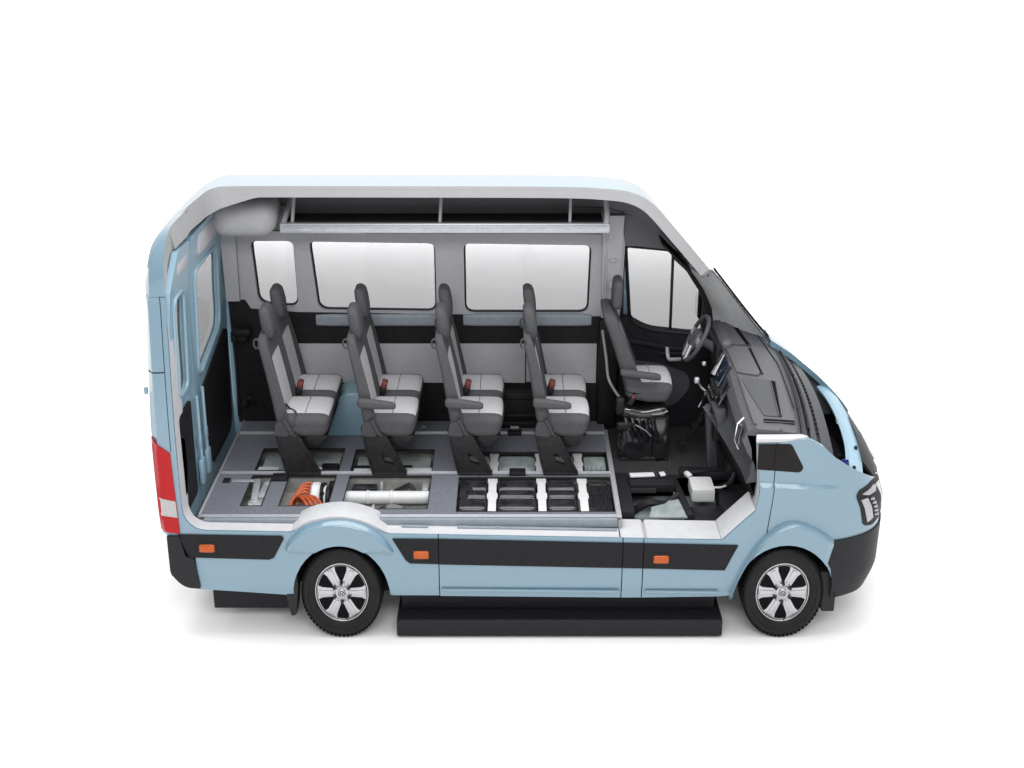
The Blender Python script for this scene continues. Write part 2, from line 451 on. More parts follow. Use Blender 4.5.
# fender
ft = [(2.931, 1.50), (3.02, 1.515), (3.13, 1.535), (3.25, 1.475), (3.37, 1.388), (3.46, 1.335), (3.56, 1.275), (3.70, 1.20), (3.80, 1.15)]
fend = ft + [(3.92, 1.13), (3.92, 1.02), (3.86, .80), (3.37, .775)] + [p for p in reversed(FA) if 2.9 < p[0] < 3.39] + [(2.902, .80), (2.921, 1.1)]
b = B(); b.panel(fend, [], side_crease(-1, 0, .018), .03, extra=CPTS)
part(b, 'front_fender', 'paint', angle=28)
# quarter window, dark
b = B(); b.panel(rnd([(2.803, 1.497), (3.02, 1.497), (3.112, 1.325), (3.09, 1.293), (2.803, 1.315)], [.004, .02, .02, .03, .004]), [], side(-1, -.004, .006), .05)
qw = part(b, 'quarter_window', 'qglass', label='black triangular quarter window')
b = B(); b.bar((2.922, -1.0025, 1.492), (2.918, -1.0075, 1.312), .004, .006, .001); part(b, 'divider', 'blackpl', qw)

# inner structure behind the skins: white where it was sawn
b = B()
inn = [(-1.13, .5), (-1.13, 2.475), (-1.045, 2.475), (-1.045, 1.05)] + [(-1.045 + .15 * (1 - math.cos(R(a))), 1.02 - .163 * math.sin(R(a))) for a in (15, 30, 45, 60, 75, 90)] \
    + [(-.31, cz(-.31)), (-.34, .52)]
b.panel(inn, [], lambda u, v, t: side_pt(u, v, -1, .0182 if not t else .13 + .12 * max(0, min(1, (v - .9) / .3))), .07, (1, 0, 0))
b.panel([(.32, cz(.32) - .001), (1.905, cz(1.905) - .001), (1.905, .45), (.37, .45)], [], side(-1, .0182, .15), .08, (1, 0, 0))
b.panel(rnd([(1.915, cz(1.915) - .003), (2.075, cz(2.075) - .003), (2.085, cz(2.085) - .035), (2.095, cz(2.095) - .003), (2.595, cz(2.595) - .003), (2.595, .45), (1.915, .45)], [.0, .02, .01, .02, 0, 0, 0]), [], side(-1, .0182, .29), .08, (1, 0, 0))
part(b, 'cut_side_wall', ['white', 'blackpl'], label='white sawn edge of the side wall')
b = B()   # sloping white cut in front of the step: from sill up to the door edge
z0 = cz(2.6) - .003
b.prism([(2.598, z0), (2.812, 1.010), (2.830, 1.0), (2.70, z0 - .06), (2.598, z0 - .06)], -.982, -.70, 'y', .004)
b.prism([(2.814, 1.008), (2.829, 1.16), (2.802, 1.49), (2.86, 1.49), (2.92, 1.2), (2.92, .99)], -.982, -.85, 'y', .004, 1)
part(b, 'cut_door_pillar', ['white', 'trim'])
b = B()   # sill of the quarter window, sawn level
b.prism([(2.785, -.988), (3.02, -.985), (3.10, -.968), (3.14, -.94), (3.10, -.905), (2.80, -.91)], 1.503, 1.532, 'z', .005)
part(b, 'cut_window_sill', 'white')
# rear wheel housing, white where cut
b = B()
hp = smooth_tab([(-.42, .70), (-.36, .81), (-.22, .915), (0.0, .955), (.20, .91), (.345, .81), (.42, .69)], 4)
b.prism(hp + [(.36, .69), (.30, .78), (.18, .86), (.0, .89), (-.20, .865), (-.31, .79), (-.37, .70)], -.974, -.745, 'y', .006)
part(b, 'wheel_housing', 'white', label='white sawn wheel housing over the near rear wheel')
b = B()
hp2 = [(-.34, .87), (-.32, 1.02), (-.25, 1.15), (-.12, 1.23), (.1, 1.25), (.24, 1.2), (.33, 1.1), (.37, .87)]
b.prism(rnd(hp2, .03), .56, .87, 'y', .03, seg=3)
part(b, 'wheel_housing', 'paint_in', label='blue painted far wheel housing under the seats')

# rub strips, black, standing proud
def strip(poly, name='rub_strip'):
    b_ = B(); b_.panel(poly, [], side(-1, -.014, .004), .05); return part(b_, name, 'strip')
strip([(-1.085, .833), (-.385, .821), (-.372, .80), (-.445, .66), (-.48, .645), (-1.02, .662)])
strip([(.365, .80), (.672, .798), (.672, .610), (.48, .616), (.45, .64)])
strip([(.679, .798), (1.925, .768), (1.925, .580), (.679, .608)])
strip([(1.932, .768), (2.066, .765), (2.066, .577), (1.932, .580)])
strip([(2.073, .765), (2.71, .75), (2.67, .66), (2.63, .562), (2.073, .577)])
def marker(u, z):
    b_ = B(); x, y, zz = side_pt(u, z, -1, 0)
    b_.pillow((x, y - .016, zz), (.105, .03, .06), .012, 5); o = part(b_, 'marker_light', 'amber')
    c = B(); c.box((x, y - .013, zz), (.122, .014, .078), .006); part(c, 'lamp_base', 'blackpl', o)
marker(-.895, .735); marker(.557, .685); marker(2.19, .650)
# flared wheel arches
def resample(poly, n):
    L = [0.]
    for a, b_ in zip(poly, poly[1:]): L.append(L[-1] + math.dist(a, b_))
    out = []
    for k in range(n + 1):
        d = L[-1] * k / n; i = 0
        while i < len(L) - 2 and L[i + 1] < d: i += 1
        t = (d - L[i]) / max(1e-9, L[i + 1] - L[i]); out.append((poly[i][0] + (poly[i + 1][0] - poly[i][0]) * t, poly[i][1] + (poly[i + 1][1] - poly[i][1]) * t))
    return out
FPROF = smooth_tab([(0., -.012), (.03, .010), (.10, .040), (.18, .050), (.30, .044), (.5, .034), (.75, .027), (.97, .022), (1.0, .015), (1.0, -.03)], 3)
def flare(outer, inner, nm='arch_flare'):
    """swollen lip round a wheel opening: sharp shoulder on top, falling back to the opening"""
    n = 60; O = resample(outer, n); I = resample(inner, n); b_ = B()
    m_ = len(FPROF) - 1
    def f(i, j):
        k = int(round(i * n)); q = FPROF[int(round(j * m_))]
        o, c = O[k], I[k]; e = min(1, i / .06, (1 - i) / .06) * .5 + .5
        return (o[0] + (c[0] - o[0]) * q[0], -(1.0 + q[1] * e), o[1] + (c[1] - o[1]) * q[0])
    b_.grid(f, n, m_); return part(b_, nm, 'paint', angle=60)
ro = smooth_tab([(-.375, .715), (-.345, .79), (-.22, .90), (0.01, .945), (.205, .895), (.325, .79), (.375, .70)], 4)
ri = [p for p in arch(0.0, .345, .333, .405, .69)]
flare(ro, ri)
fo = smooth_tab([(2.672, .335), (2.71, .47), (2.775, .63), (2.885, .82), (3.06, .935), (3.23, .885), (3.36, .79)], 4)
fi = [p for p in arch(3.045, .335, .349, .422, .345) if p[0] < 3.325]
flare(fo, fi)

# tail lamp
b = B(); b.panel([(rear_x(1.5), 1.53), (-1.085, 1.43), (-1.07, .84), (rear_x(.84), .86)], [], side(-1, -.012, .01), .04)
tl = part(b, 'tail_light', 'red', label='tall red tail light with a clear section')
b = B(); b.panel([(rear_x(1.1), 1.115), (-1.078, 1.085), (-1.074, .965), (rear_x(1.0), .985)], [], side(-1, -.016, .008), .04)
part(b, 'reversing_lens', 'clear', tl)
b = B(); b.panel([(-1.082, 2.475), (-1.0815, 1.44), (-1.0775, 1.44), (-1.078, 2.475)], [], side(-1, -.0015, .004), .08, grid=False); part(b, 'door_gap', 'black')
b = B(); b.panel([(rear_x(1.975), 1.975), (-1.0835, 1.98), (-1.0835, 1.987), (rear_x(1.98), 1.982)], [], side(-1, -.0015, .004), .05, grid=False); part(b, 'door_gap', 'black')
b = B(); b.pillow((-1.212, -.952, 1.86), (.025, .03, .05), .008, 4); part(b, 'door_hinge', 'paint')
# rear bumper corner
b = B()
def rb(u, v, t):
    x, y, z = side_pt(u, v, -1, -.02 if not t else .06)
    return (x - .0 * max(0, min(1, (-.98 - u) / .2)) + .10 * max(0, (.56 - z) / .2) ** 2 * .5 * max(0, min(1, (-1.0 - u) / .15)), y, z)
b.panel(rnd([(-1.16, .825), (-1.075, .825), (-1.045, .665), (-.99, .66), (-.965, .42), (-1.09, .43), (-1.16, .54)], [.01, .01, .02, .02, .01, .06, .04]), [], rb, .04)
b.box((-1.15, 0, .62), (.10, 1.86, .36), .05)
part(b, 'rear_bumper', 'darkpl')
b = B()
for yy in (-.93, .93):
    b.prism([(-.345, .60), (-.315, .60), (-.30, .42), (-.325, .19), (-.36, .18), (-.39, .34)], yy - .05, yy + .10, 'y', .006)
part(b, 'mud_flap', 'blackpl', split=True)
b = B(); b.prism([(3.30, .52), (3.36, .52), (3.42, .31), (3.42, .205), (3.33, .205)], -.96, -.72, 'y', .01); part(b, 'mud_flap', 'blackpl', split=True)

# ------------------------------------------------------------------ front end
def bump_map(sg):
    def f(u, v, t):
        x, y, z = side_pt(u, v, sg, (.05 if t else -.012))
        return (x, y, z)
    return f
bo = [(3.365, .785), (3.86, .815), (UEND, .83), (UEND, .36), (3.86, .345), (3.55, .335), (3.40, .325), (3.385, .42), (3.36, .56), (3.31, .655)]
for sg in (-1, 1):
    b = B(); b.panel(bo, [], bump_map(sg), .06); part(b, 'front_bumper', 'darkpl')
# nose between fenders and headlights: grille
for sg in (-1, 1):
    b = B(); b.panel([(3.99, 1.10), (UEND, 1.15), (UEND, .835), (3.96, .835)], [], side(sg, .0, .03), .06)
    for k in range(4):
        z = .90 + .07 * k; b.tube([side_pt(4.16 + (UEND - 4.16) * i / 8, z, sg, -.004) for i in range(9)], .014, 6, 1)
    part(b, 'grille', ['blackpl', 'chrome'])
# headlight: dark housing, silver reflectors, led strip
for sg in (-1, 1):
    b = B()
    hl = [(3.515, 1.095), (3.55, 1.135), (3.70, 1.165), (3.87, 1.15), (3.86, .95), (3.78, .875), (3.66, .845), (3.575, .865)]
    b.panel(rnd(hl, .02), [], side(sg, -.008, .02), .035); h = part(b, 'headlight', 'blackpl')
    b = B(); b.panel(rnd([(3.545, 1.065), (3.605, 1.07), (3.655, .905), (3.60, .885)], .01), [], side(sg, -.016, .0), .03); part(b, 'lens', 'lampsilver', h)
    b = B(); b.panel(rnd([(3.735, 1.13), (3.83, 1.12), (3.815, .98), (3.76, .95), (3.78, 1.04)], .012), [], side(sg, -.011, .0), .03); part(b, 'lens', 'clear', h)
    b = B(); b.panel(rnd([(3.56, 1.105), (3.70, 1.14), (3.73, 1.13), (3.71, 1.09), (3.62, 1.085)], .008), [], side(sg, -.015, .0), .03)
    for k in range(5):
        x, y, z = side_pt(3.655 + .012 * k, 1.05 - .033 * k, sg, -.008); b.pillow((x, y, z), (.03, .03, .018), .006, 3)
    part(b, 'reflector', 'lampsilver', h)
# far fender and hood
HZ = smooth_tab([(3.08, 1.75), (3.2, 1.675), (3.3, 1.61), (3.4, 1.535), (3.5, 1.455), (3.6, 1.365), (3.68, 1.27), (3.74, 1.17), (3.77, 1.08)], 4)
def hood_pt(x, y, off):
    z = lerp_tab(HZ, x) - .05 * (abs(y) / .9) ** 6
    return (x - .2 * abs(y) ** 3 * max(0, x - 3.3), y, z - off)
b = B(); b.panel([(3.12, .42), (3.30, .40), (3.48, .33), (3.60, .22), (3.69, .18), (3.735, .5), (3.70, .80), (3.60, .93), (3.16, .95)], [],
                 lambda u, v, t: hood_pt(u, v, .05 if t else 0), .05, (0, 0, 1))
part(b, 'hood', ['paint', 'greycut'], label='far strip of the cut hood')
b = B(); b.panel(fend, [], side(1, 0, .018), .06); part(b, 'front_fender', 'paint')
# upper grille cover: dark grey strip over the nose
b = B()
def gc(u, v, t):
    x = 3.60 + .17 * u - .05 * abs(v) ** 2.5 * 1.2; z = lerp_tab(HZ, 3.60 + .17 * u) - .16 * (abs(v) / .9) ** 3 - .02
    return (x, v, z - (.03 if t else 0))
b.panel([(.05, .30), (.0, .0), (-.02, -.4), (-.02, -.74), (.55, -.76), (.85, -.66), (1.0, -.5), (1.0, .85), (.3, .85)], [], gc, .06)
part(b, 'grille_cover', 'darkpl')
# engine bay: dark tub, blue crossmember, washer cap
b = B()
b.box((3.45, 0, .85), (.42, 1.5, .5), .03)
b.box((3.43, .3, 1.12), (.2, .5, .12), .03); b.box((3.42, -.35, 1.12), (.18, .4, .16), .03)
b.cyl((3.40, -.1, 1.15), (3.46, -.6, 1.2), .03); b.tube([(3.40, .5, 1.2), (3.45, .2, 1.25), (3.42, -.2, 1.22), (3.46, -.6, 1.2)], .02, 8, 0, 4)
part(b, 'engine_bay', 'black')
b = B(); b.prism([(3.10, 1.0), (3.10, 1.69), (3.2, 1.625), (3.3, 1.56), (3.4, 1.485), (3.5, 1.40), (3.58, 1.31), (3.64, 1.22), (3.64, 1.0)], .47, .86, 'y', .01); part(b, 'bay_side', 'sill')
b = B()
cm = smooth_tab([(3.52, .33, 1.385), (3.55, .1, 1.37), (3.557, -.2, 1.345), (3.54, -.55, 1.30), (3.50, -.80, 1.245), (3.475, -.90, 1.225)], 5)
def cms(i, j):
    k = i * (len(cm) - 1); a = int(min(k, len(cm) - 2)); t = k - a
    p = Vector(cm[a]).lerp(Vector(cm[a + 1]), t)
    w = .045 + .02 * i ** 2
    q = [(-w, -.014), (-w, 0), (-w * .4, .014), (w * .4, .010), (w, -.01), (w, -.08)]
    m_ = j * 5; c = int(min(m_, 4)); tt = m_ - c
    dx = q[c][0] + (q[c + 1][0] - q[c][0]) * tt; dz = q[c][1] + (q[c + 1][1] - q[c][1]) * tt
    return (p.x + dx, p.y, p.z + dz)
b.grid(cms, 24, 15)
part(b, 'crossmember', 'paint_in', label='pale blue crossmember over the radiator')
b = B(); b.cyl((3.435, -.80, 1.20), (3.435, -.80, 1.285), .034, .028, 20, 0, .006); b.box((3.435, -.80, 1.29), (.05, .012, .014), .004); part(b, 'washer_cap', 'wash')
b = B(); b.cyl((3.49, -.84, 1.24), (3.49, -.84, 1.265), .012); b.cyl((3.55, -.62, 1.29), (3.55, -.62, 1.315), .012, seg=12)
part(b, 'bolt', 'blackpl', split=True)
# cowl under the windscreen: curved dark bands
def cw_pt(y, k):
    """k 0 at the glass, 1 at the hood edge"""
    x0 = 3.165 - .06 * (abs(y) / .9) ** 2; x1 = 3.345 - .005 * (abs(y) / .9) ** 2
    z0 = 1.615 - .03 * (abs(y) / .9) ** 2. + .075 * y; z1 = 1.53 - .19 * (abs(y) / .88) ** 2.4
    return x0 + (x1 - x0) * k, z0 + (z1 - z0) * k
b = B()
PRO = [(0, 0), (.07, .028), (.14, .02), (.16, -.015), (.26, -.02), (.28, .012), (.46, .02), (.5, -.012), (.58, -.012), (.6, .012), (.86, .02), (.95, .022), (1.0, -.005), (1.0, -.12)]
def cws(i, j):
    y = -.93 + 1.72 * i; m_ = j * (len(PRO) - 1); a = int(min(m_, len(PRO) - 2)); t = m_ - a
    k = PRO[a][0] + (PRO[a + 1][0] - PRO[a][0]) * t; dz = PRO[a][1] + (PRO[a + 1][1] - PRO[a][1]) * t
    x, z = cw_pt(y, k); return (x, y, z + dz)
b.grid(cws, 48, (len(PRO) - 1) * 2)
part(b, 'cowl', 'dashgrey', angle=25)
b = B()
for y0, y1, k in ((.62, -.05, .22), (-.1, -.80, .24)):
    b.tube([(cw_pt(y0 + (y1 - y0) * i / 10, k)[0], y0 + (y1 - y0) * i / 10, cw_pt(y0 + (y1 - y0) * i / 10, k)[1] + .028) for i in range(11)], .009, 6)
for i in range(26):
    y = .55 - .052 * i; x, z = cw_pt(y, .53); b.box((x, y, z + .006), (.03, .012, .012), .002)
part(b, 'wiper', 'blackpl', split=True)

# ------------------------------------------------------------------ roof: a strip along the far side and a ring at the rear
sY = lambda y: s_at_y(y)
s0 = 0.; sc_ = sY(.15)
XR = rear_x(2.48)
out = [(XR, s0), (-1.045, s0), (-1.043, .22), (-1.025, .42), (-.985, .67), (-.945, sc_ - .30)] + \
      [(-.945 + .10 * (1 - math.cos(R(a))), sc_ - .30 + .30 * math.sin(R(a))) for a in (15, 30, 45, 60, 75)] + [(-.80, sc_)] + \
      [(1.5, sc_), (1.8, sc_), (2.1, sc_), (2.4, sc_ + .02), (2.60, sc_ + .06), (2.655, sc_ + .25), (2.68, sY(.60)), (2.72, sY(.80)), (2.5, STOT - .24), (2.1, STOT - .06), (1.95, STOT), (XR, STOT)]
b = B(); b.panel(out, [], roofm(0, .022), .042, (0, 1, 1)); part(b, 'roof', ['paint', 'greycut'], label='far strip and rear hoop of the sawn roof')
ins = [(p[0] if p[0] > -1.1 else -1.10, p[1]) for p in out]
b = B(); b.panel(ins, [], lambda u, v, t: roof_pt(u, v, (.0805 + .09 * max(0, min(1, (-.62 - u) / .3))) if t else .0225), .05, (0, 0, 1)); part(b, 'roof_lining', ['greycut', 'headliner'], label='grey sawn edge and lining of the roof')

# ------------------------------------------------------------------ rear doors (seen from inside)
def rear_map(x0, x1):
    def f(u, v, t):
        lean = .10 * max(0, v - 2.1) ** 1.5 + .02 * max(0, v - 1.5)
        return ((x1 if t else x0) + lean, u, v)
    return f
def rdoor(y0, y1, hy0, hy1, win, low, hang):
    b_ = B(); b_.panel(rnd([(y0, .70), (y1, .70), (y1, 2.52), (hy1, 2.72), (hy0, 2.72), (y0, 2.50)], [.05, .05, .05, .08, .02, .02]), [win], rear_map(-1.10, -1.06), .08)
    b_.tube([rear_map(0, -1.058)(*p, 1) for p in win + [win[0]]], .014, 8)
    d = part(b_, 'rear_door', 'paint_in', label='pale blue inner face of a rear door')
    c = B(); c.panel(win, [], rear_map(-1.092, -1.086), .2); part(c, 'window', 'glass', d)
    c = B(); c.panel(rnd(low, .05), [], rear_map(-1.0605, -1.045), .1); part(c, 'inner_panel', 'blacktrim', d)
    c = B(); c.tube([rear_map(0, -1.03)(y_, z_, 1) for y_, z_ in ((hang, .95), (hang, 1.3), (hang, 1.6))], .012, 8)
    c.box((-1.03, hang, 1.03), (.03, .10, .18), .01); c.box((-1.028, hang, 1.25), (.02, .05, .08), .006); part(c, 'lock', 'paint_in', d)
    return d
rdoor(-.325, .86, -.30, .66, rnd([(-.17, 2.44), (.50, 2.44), (.60, 2.32), (.60, 1.80), (-.12, 1.66), (-.17, 1.72)], [.08, .10, .08, .14, .10, .04], 6),
      [(-.16, 1.55), (.0, 1.58), (.68, 1.73), (.80, 1.68), (.72, .98), (.64, .90), (.02, .90), (-.08, .98)], -.22)
rdoor(-.87, -.345, -.70, -.35, rnd([(-.78, 2.42), (-.50, 2.42), (-.50, 1.72), (-.78, 1.72)], .09, 6),
      [(-.85, 1.62), (-.50, 1.62), (-.52, .92), (-.85, .92)], -.40)
b = B(); b.prism([(-.86, 2.40), (-.85, 2.66), (-.72, 2.82), (.72, 2.82), (.84, 2.66), (.86, 2.40), (.84, 2.40), (.72, 2.60), (-.72, 2.60), (-.84, 2.40)], -1.10, -1.085, 'x', .003); part(b, 'rear_header', 'trim')
b = B(); b.box((-1.01, .22, 2.60), (.05, .62, .15), .03); b.box((-1.02, -.55, 2.60), (.05, .3, .10), .03); part(b, 'rear_door_trim', 'trim', split=True)
b = B(); b.tube([(-1.02, .86, .92), (-1.015, .88, 1.3), (-1.01, .87, 1.9), (-.98, .85, 2.3), (-.97, .78, 2.55)], .014, 8, 0, 4)
b.box((-1.0, .80, 1.62), (.04, .05, .09), .01); part(b, 'door_seal', 'blackpl')

# ------------------------------------------------------------------ far side
win1 = rnd([(-.816, 2.39), (-.486, 2.39), (-.487, 1.835), (-.80, 1.86)], [.05, .06, .09, .09], 6)
win2 = rnd([(-.371, 2.385), (.59, 2.37), (.587, 1.795), (-.335, 1.81)], [.05, .06, .08, .08], 6)
win3 = rnd([(.806, 2.37), (1.783, 2.355), (1.772, 1.785), (.806, 1.785)], [.05, .06, .08, .08], 6)
wind = rnd([(2.046, 2.335), (2.40, 2.30), (2.50, 2.23), (2.68, 2.02), (2.765, 1.84), (2.73, 1.63), (2.58, 1.615), (2.24, 1.655), (2.10, 1.74)], [.03, .03, .04, .06, .05, .05, .05, .10, .03], 5)
grow = lambda poly, k: [(sum(p[0] for p in poly) / len(poly) + (q[0] - sum(p[0] for p in poly) / len(poly)) * k, sum(p[1] for p in poly) / len(poly) + (q[1] - sum(p[1] for p in poly) / len(poly)) * k) for q in poly]
WINS = [win1, win2, win3, wind]
top_line = [(x, wall_top(x) - .004) for x in (2.93, 2.7, 2.6, 2.35, 2.166, 2.015, 1.83, 1.5)]
far_out = [(-1.18, .40), (-.36, .40)] + arch(0, .345, .335, .405, .40) + [(.36, .40), (2.69, .40)] + [p for p in arch(3.045, .335, .352, .425, .40) if p[0] < 2.9] + [(2.92, 1.49), (2.93, 1.45)] \
    + top_line[1:] + [(-1.17, 2.475)]
far_out = [(-1.10, .40), (-.33, .40)] + RA[1:-1] + [(.34, .40), (2.69, .40)] + [p for p in FA if .40 < p[1] and p[0] < 2.9] + [(2.915, .80), (2.93, 1.47)] + top_line[1:] + [(-1.10, 2.475)]
b = B(); b.panel(far_out, [w for w in WINS], side(1, 0, .03), .09); part(b, 'side_wall', 'paint', label='far side wall with three cabin windows and the driver window')
for w in WINS:
    b = B(); b.panel(w, [], side(1, .012, .018), .3); wo = part(b, 'window', 'glass')
    b = B(); b.tube([side_pt(p[0], p[1], 1, .05) for p in subdiv(w, .08)], .013, 8, closed=True); part(b, 'window_seal', 'blackpl', wo)
# upper trim, headliner side
up = [(-1.03, 1.90), (-.90, 1.90), (-.86, 1.80), (-.50, 1.775), (-.40, 1.77), (-.36, 1.755), (.60, 1.745), (.70, 1.755), (.79, 1.745), (1.78, 1.735), (1.85, 1.755), (2.015, 1.74), (2.03, 2.0), (2.035, 2.37),
      (2.02, 2.45), (-1.03, 2.47)]
b = B(); b.panel(up, [win1, win2, win3], side(1, .05, .105), .07, (0, 0, 0)); part(b, 'upper_trim', 'trim')
s1 = STOT - .215
b = B(); b.panel([(-1.03, s1 + .0), (1.9, s1), (2.04, s1 + .02), (2.04, STOT), (-1.03, STOT)], [], roofm(.088, .105), .08); part(b, 'cant_trim', 'headliner')
# window sill ledges and wall bands
b = B()
for x0, x1 in ((-.36, .62), (.79, 1.80)):
    b.pillow(((x0 + x1) / 2, .868, 1.737), (x1 - x0, .07, .10), .022, 8)
part(b, 'window_ledge', 'sill', split=True)
b = B(); b.tube([side_pt(x, z, 1, .085) for x, z in ((-.87, 2.0), (-.86, 1.85), (-.80, 1.805), (-.55, 1.79), (-.47, 1.795), (-.44, 1.83))], .012, 8, 0, 4); part(b, 'trim_edge', 'sill')
b = B()
b.panel([(-1.03, 1.905), (-.90, 1.905), (-.86, 1.83), (-.50, 1.80), (2.02, 1.76), (2.03, .86), (-1.03, .86)], [], side(1, .06, .115), .12)
b.box((-.95, .84, 1.60), (.11, .10, .06), .02); b.tube([(-.96, .83, 1.02), (-.92, .80, 1.10), (-.88, .82, 1.06)], .02, 8, 0, 4)
b.pillow((-.93, .80, 1.66), (.14, .10, .06), .02, 5)
part(b, 'wall_trim', 'blacktrim')
for x0, x1 in ((-.62, -.02), (-.02, .70), (.70, 1.28), (1.285, 1.845)):
    b = B(); b.panel([(x0 + .002, 1.535), (x1 - .002, 1.535), (x1 - .002, 1.20), (x0 + .002, 1.21)], [], side(1, .11, .124), .1); part(b, 'wall_panel', 'lowpanel')
# step well and heater box on the far wall between rows
b = B()
b.box((1.20, .80, 1.02), (.42, .14, .30), .02); b.box((1.20, .76, 1.13), (.36, .08, .03), .01); b.box((1.20, .75, .98), (.38, .08, .04), .012); b.box((1.20, .74, .91), (.40, .08, .05), .012)
part(b, 'step_well', 'blackpl')
# B pillar and belt guide rail
b = B(); b.panel([(1.87, 1.76), (2.00, 1.745), (2.02, 2.60), (1.86, 2.60)], [], lambda u, v, t: side_pt(u, min(v, 2.34), 1, .106 if not t else .135) if v < 2.34 else (u, .79 - .25 * max(0, v - 2.5) - (0 if not t else .03), v), .08)
b.pillow((1.945, .775, 2.24), (.05, .02, .03), .008, 4); b.pillow((1.945, .76, 2.05), (.055, .02, .05), .008, 4)
b.tube([(1.895, .80, 1.77), (1.895, .775, 2.3), (1.895, .74, 2.55)], .008, 6)
part(b, 'door_pillar', 'trim')
b = B(); b.box((1.93, .83, 1.30), (.15, .07, .90), .02); part(b, 'pillar_trim', 'blackpl')
b = B(); b.tube([(1.875, .72, 1.70), (1.905, .66, 1.50), (1.925, .60, 1.34), (1.985, .44, 1.27), (2.03, .30, 1.25)], .011, 8, 0, 5); part(b, 'seat_belt', 'alu', label='pale belt strap from the door pillar to the driver seat')
# rear corner trim column
b = B(); b.panel([(-1.03, 1.91), (-.93, 1.91), (-.915, 2.46), (-1.03, 2.46)], [], lambda u, v, t: (u, (.83 if not t else .79) - .10 * max(0, v - 1.9), v), .08); part(b, 'corner_trim', 'trim')
# grey pod in the rear upper corner
b = B(); b.pillow((-.80, .62, 2.65), (.50, .46, .29), .13, 14)
part(b, 'corner_pod', 'trim', label='rounded grey moulding in the upper rear corner')

# luggage rack
b = B()
b.bar((-.53, .50, 2.570), (1.895, .50, 2.570), .05, .078, .014); b.bar((-.50, .472, 2.585), (1.87, .472, 2.585), .012, .012, .004)
for k in range(12): b.bar((-.42 + .19 * k, .474, 2.563), (-.30 + .19 * k, .474, 2.563), .006, .014, .002)
rk = part(b, 'luggage_rack', 'alu', label='silver edged overhead luggage rack')
b = B(); b.bar((-.505, .50, 2.59), (-.47, .72, 2.74), .035, .03, .006); b.bar((1.86, .53, 2.60), (1.86, .84, 2.62), .03, .04, .006)
b.tube([(1.865, .50, 2.59), (1.872, .52, 2.66), (1.868, .60, 2.76)], .02, 8, 0, 3)
for x in (-.44, .645, 1.60):
    b.bar((x, .52, 2.59), (x + .012, .66, 2.86), .022, .034, .006)
part(b, 'bracket', 'trim', rk, split=True)
b = B(); b.box((.68, .70, 2.60), (2.34, .30, .02), .004); b.box((.68, .83, 2.71), (2.34, .02, .20), .004)
part(b, 'shelf', 'blackpl', rk)
b = B(); b.bar((-.47, .78, 2.70), (1.86, .78, 2.70), .04, .085, .015); part(b, 'back_rail', 'headliner', rk)

# far front door inner face
fdw = [(2.03, .79), (2.03, 1.76), (2.09, 1.755), (2.12, 1.71), (2.24, 1.645), (2.58, 1.60), (2.80, 1.60), (2.80, .79)]
b = B(); b.panel(fdw, [], side(1, .035, .11), .07)
b.tube([side_pt(x, z, 1, .115) for x, z in ((2.05, 1.56), (2.2, 1.54), (2.4, 1.50), (2.62, 1.48))], .018, 8, 0, 4, flat=1.4)
b.tube([side_pt(x, z, 1, .10) for x, z in ((2.10, 1.745), (2.14, 1.70), (2.25, 1.655), (2.4, 1.63), (2.60, 1.612))], .02, 8, 0, 4)
b.box((2.42, .845, 1.46), (.16, .02, .03), .006)
dt = part(b, 'door_trim', 'darkpl', label='dark inner trim of the far front door')
b = B(); b.panel(rnd([(2.13, 1.39), (2.35, 1.37), (2.58, 1.28), (2.60, 1.16), (2.46, .98), (2.13, 1.02)], [.02, .10, .10, .10, .14, .04], 6), [], side(1, .11, .128), .08); part(b, 'door_pocket', 'dashgrey', dt)
b = B(); b.tube([(2.395, .83, 1.515), (2.398, .79, 1.465), (2.415, .78, 1.437), (2.50, .80, 1.43)], .016, 8, 0, 4); part(b, 'handle', 'alu', dt)
b = B(); b.bar((2.415, .885, 2.30), (2.425, .93, 1.615), .022, .018, .004); part(b, 'window_bar', 'blackpl')
# frame round the driver window
b = B(); b.panel([(2.015, 2.46), (2.015, 2.345), (2.12, 2.345), (2.40, 2.312), (2.505, 2.235), (2.60, 2.12), (2.64, 2.17), (2.52, 2.36), (2.35, 2.47), (2.15, 2.57), (2.015, 2.60)], [], lambda u, v, t: (side_pt(u, min(v, 2.478), 1, .032 if not t else .09)[0], side_pt(u, min(v, 2.478), 1, .032 if not t else .09)[1] - .06 * max(0, v - 2.478), v), .05); part(b, 'door_frame', 'headliner')
fr = [(2.03, 1.76), (2.03, 2.37), (2.12, 2.335), (2.30, 2.325), (2.42, 2.30)]
b = B(); b.panel([(2.012, 1.74), (2.046, 1.74), (2.04, 2.36), (2.012, 2.36)], [], side(1, .032, .075), .08); b.tube([side_pt(x, z, 1, .08) for x, z in [(2.035, 1.72), (2.022, 2.0), (2.03, 2.33)]], .016, 8); part(b, 'door_seal', 'blackpl')
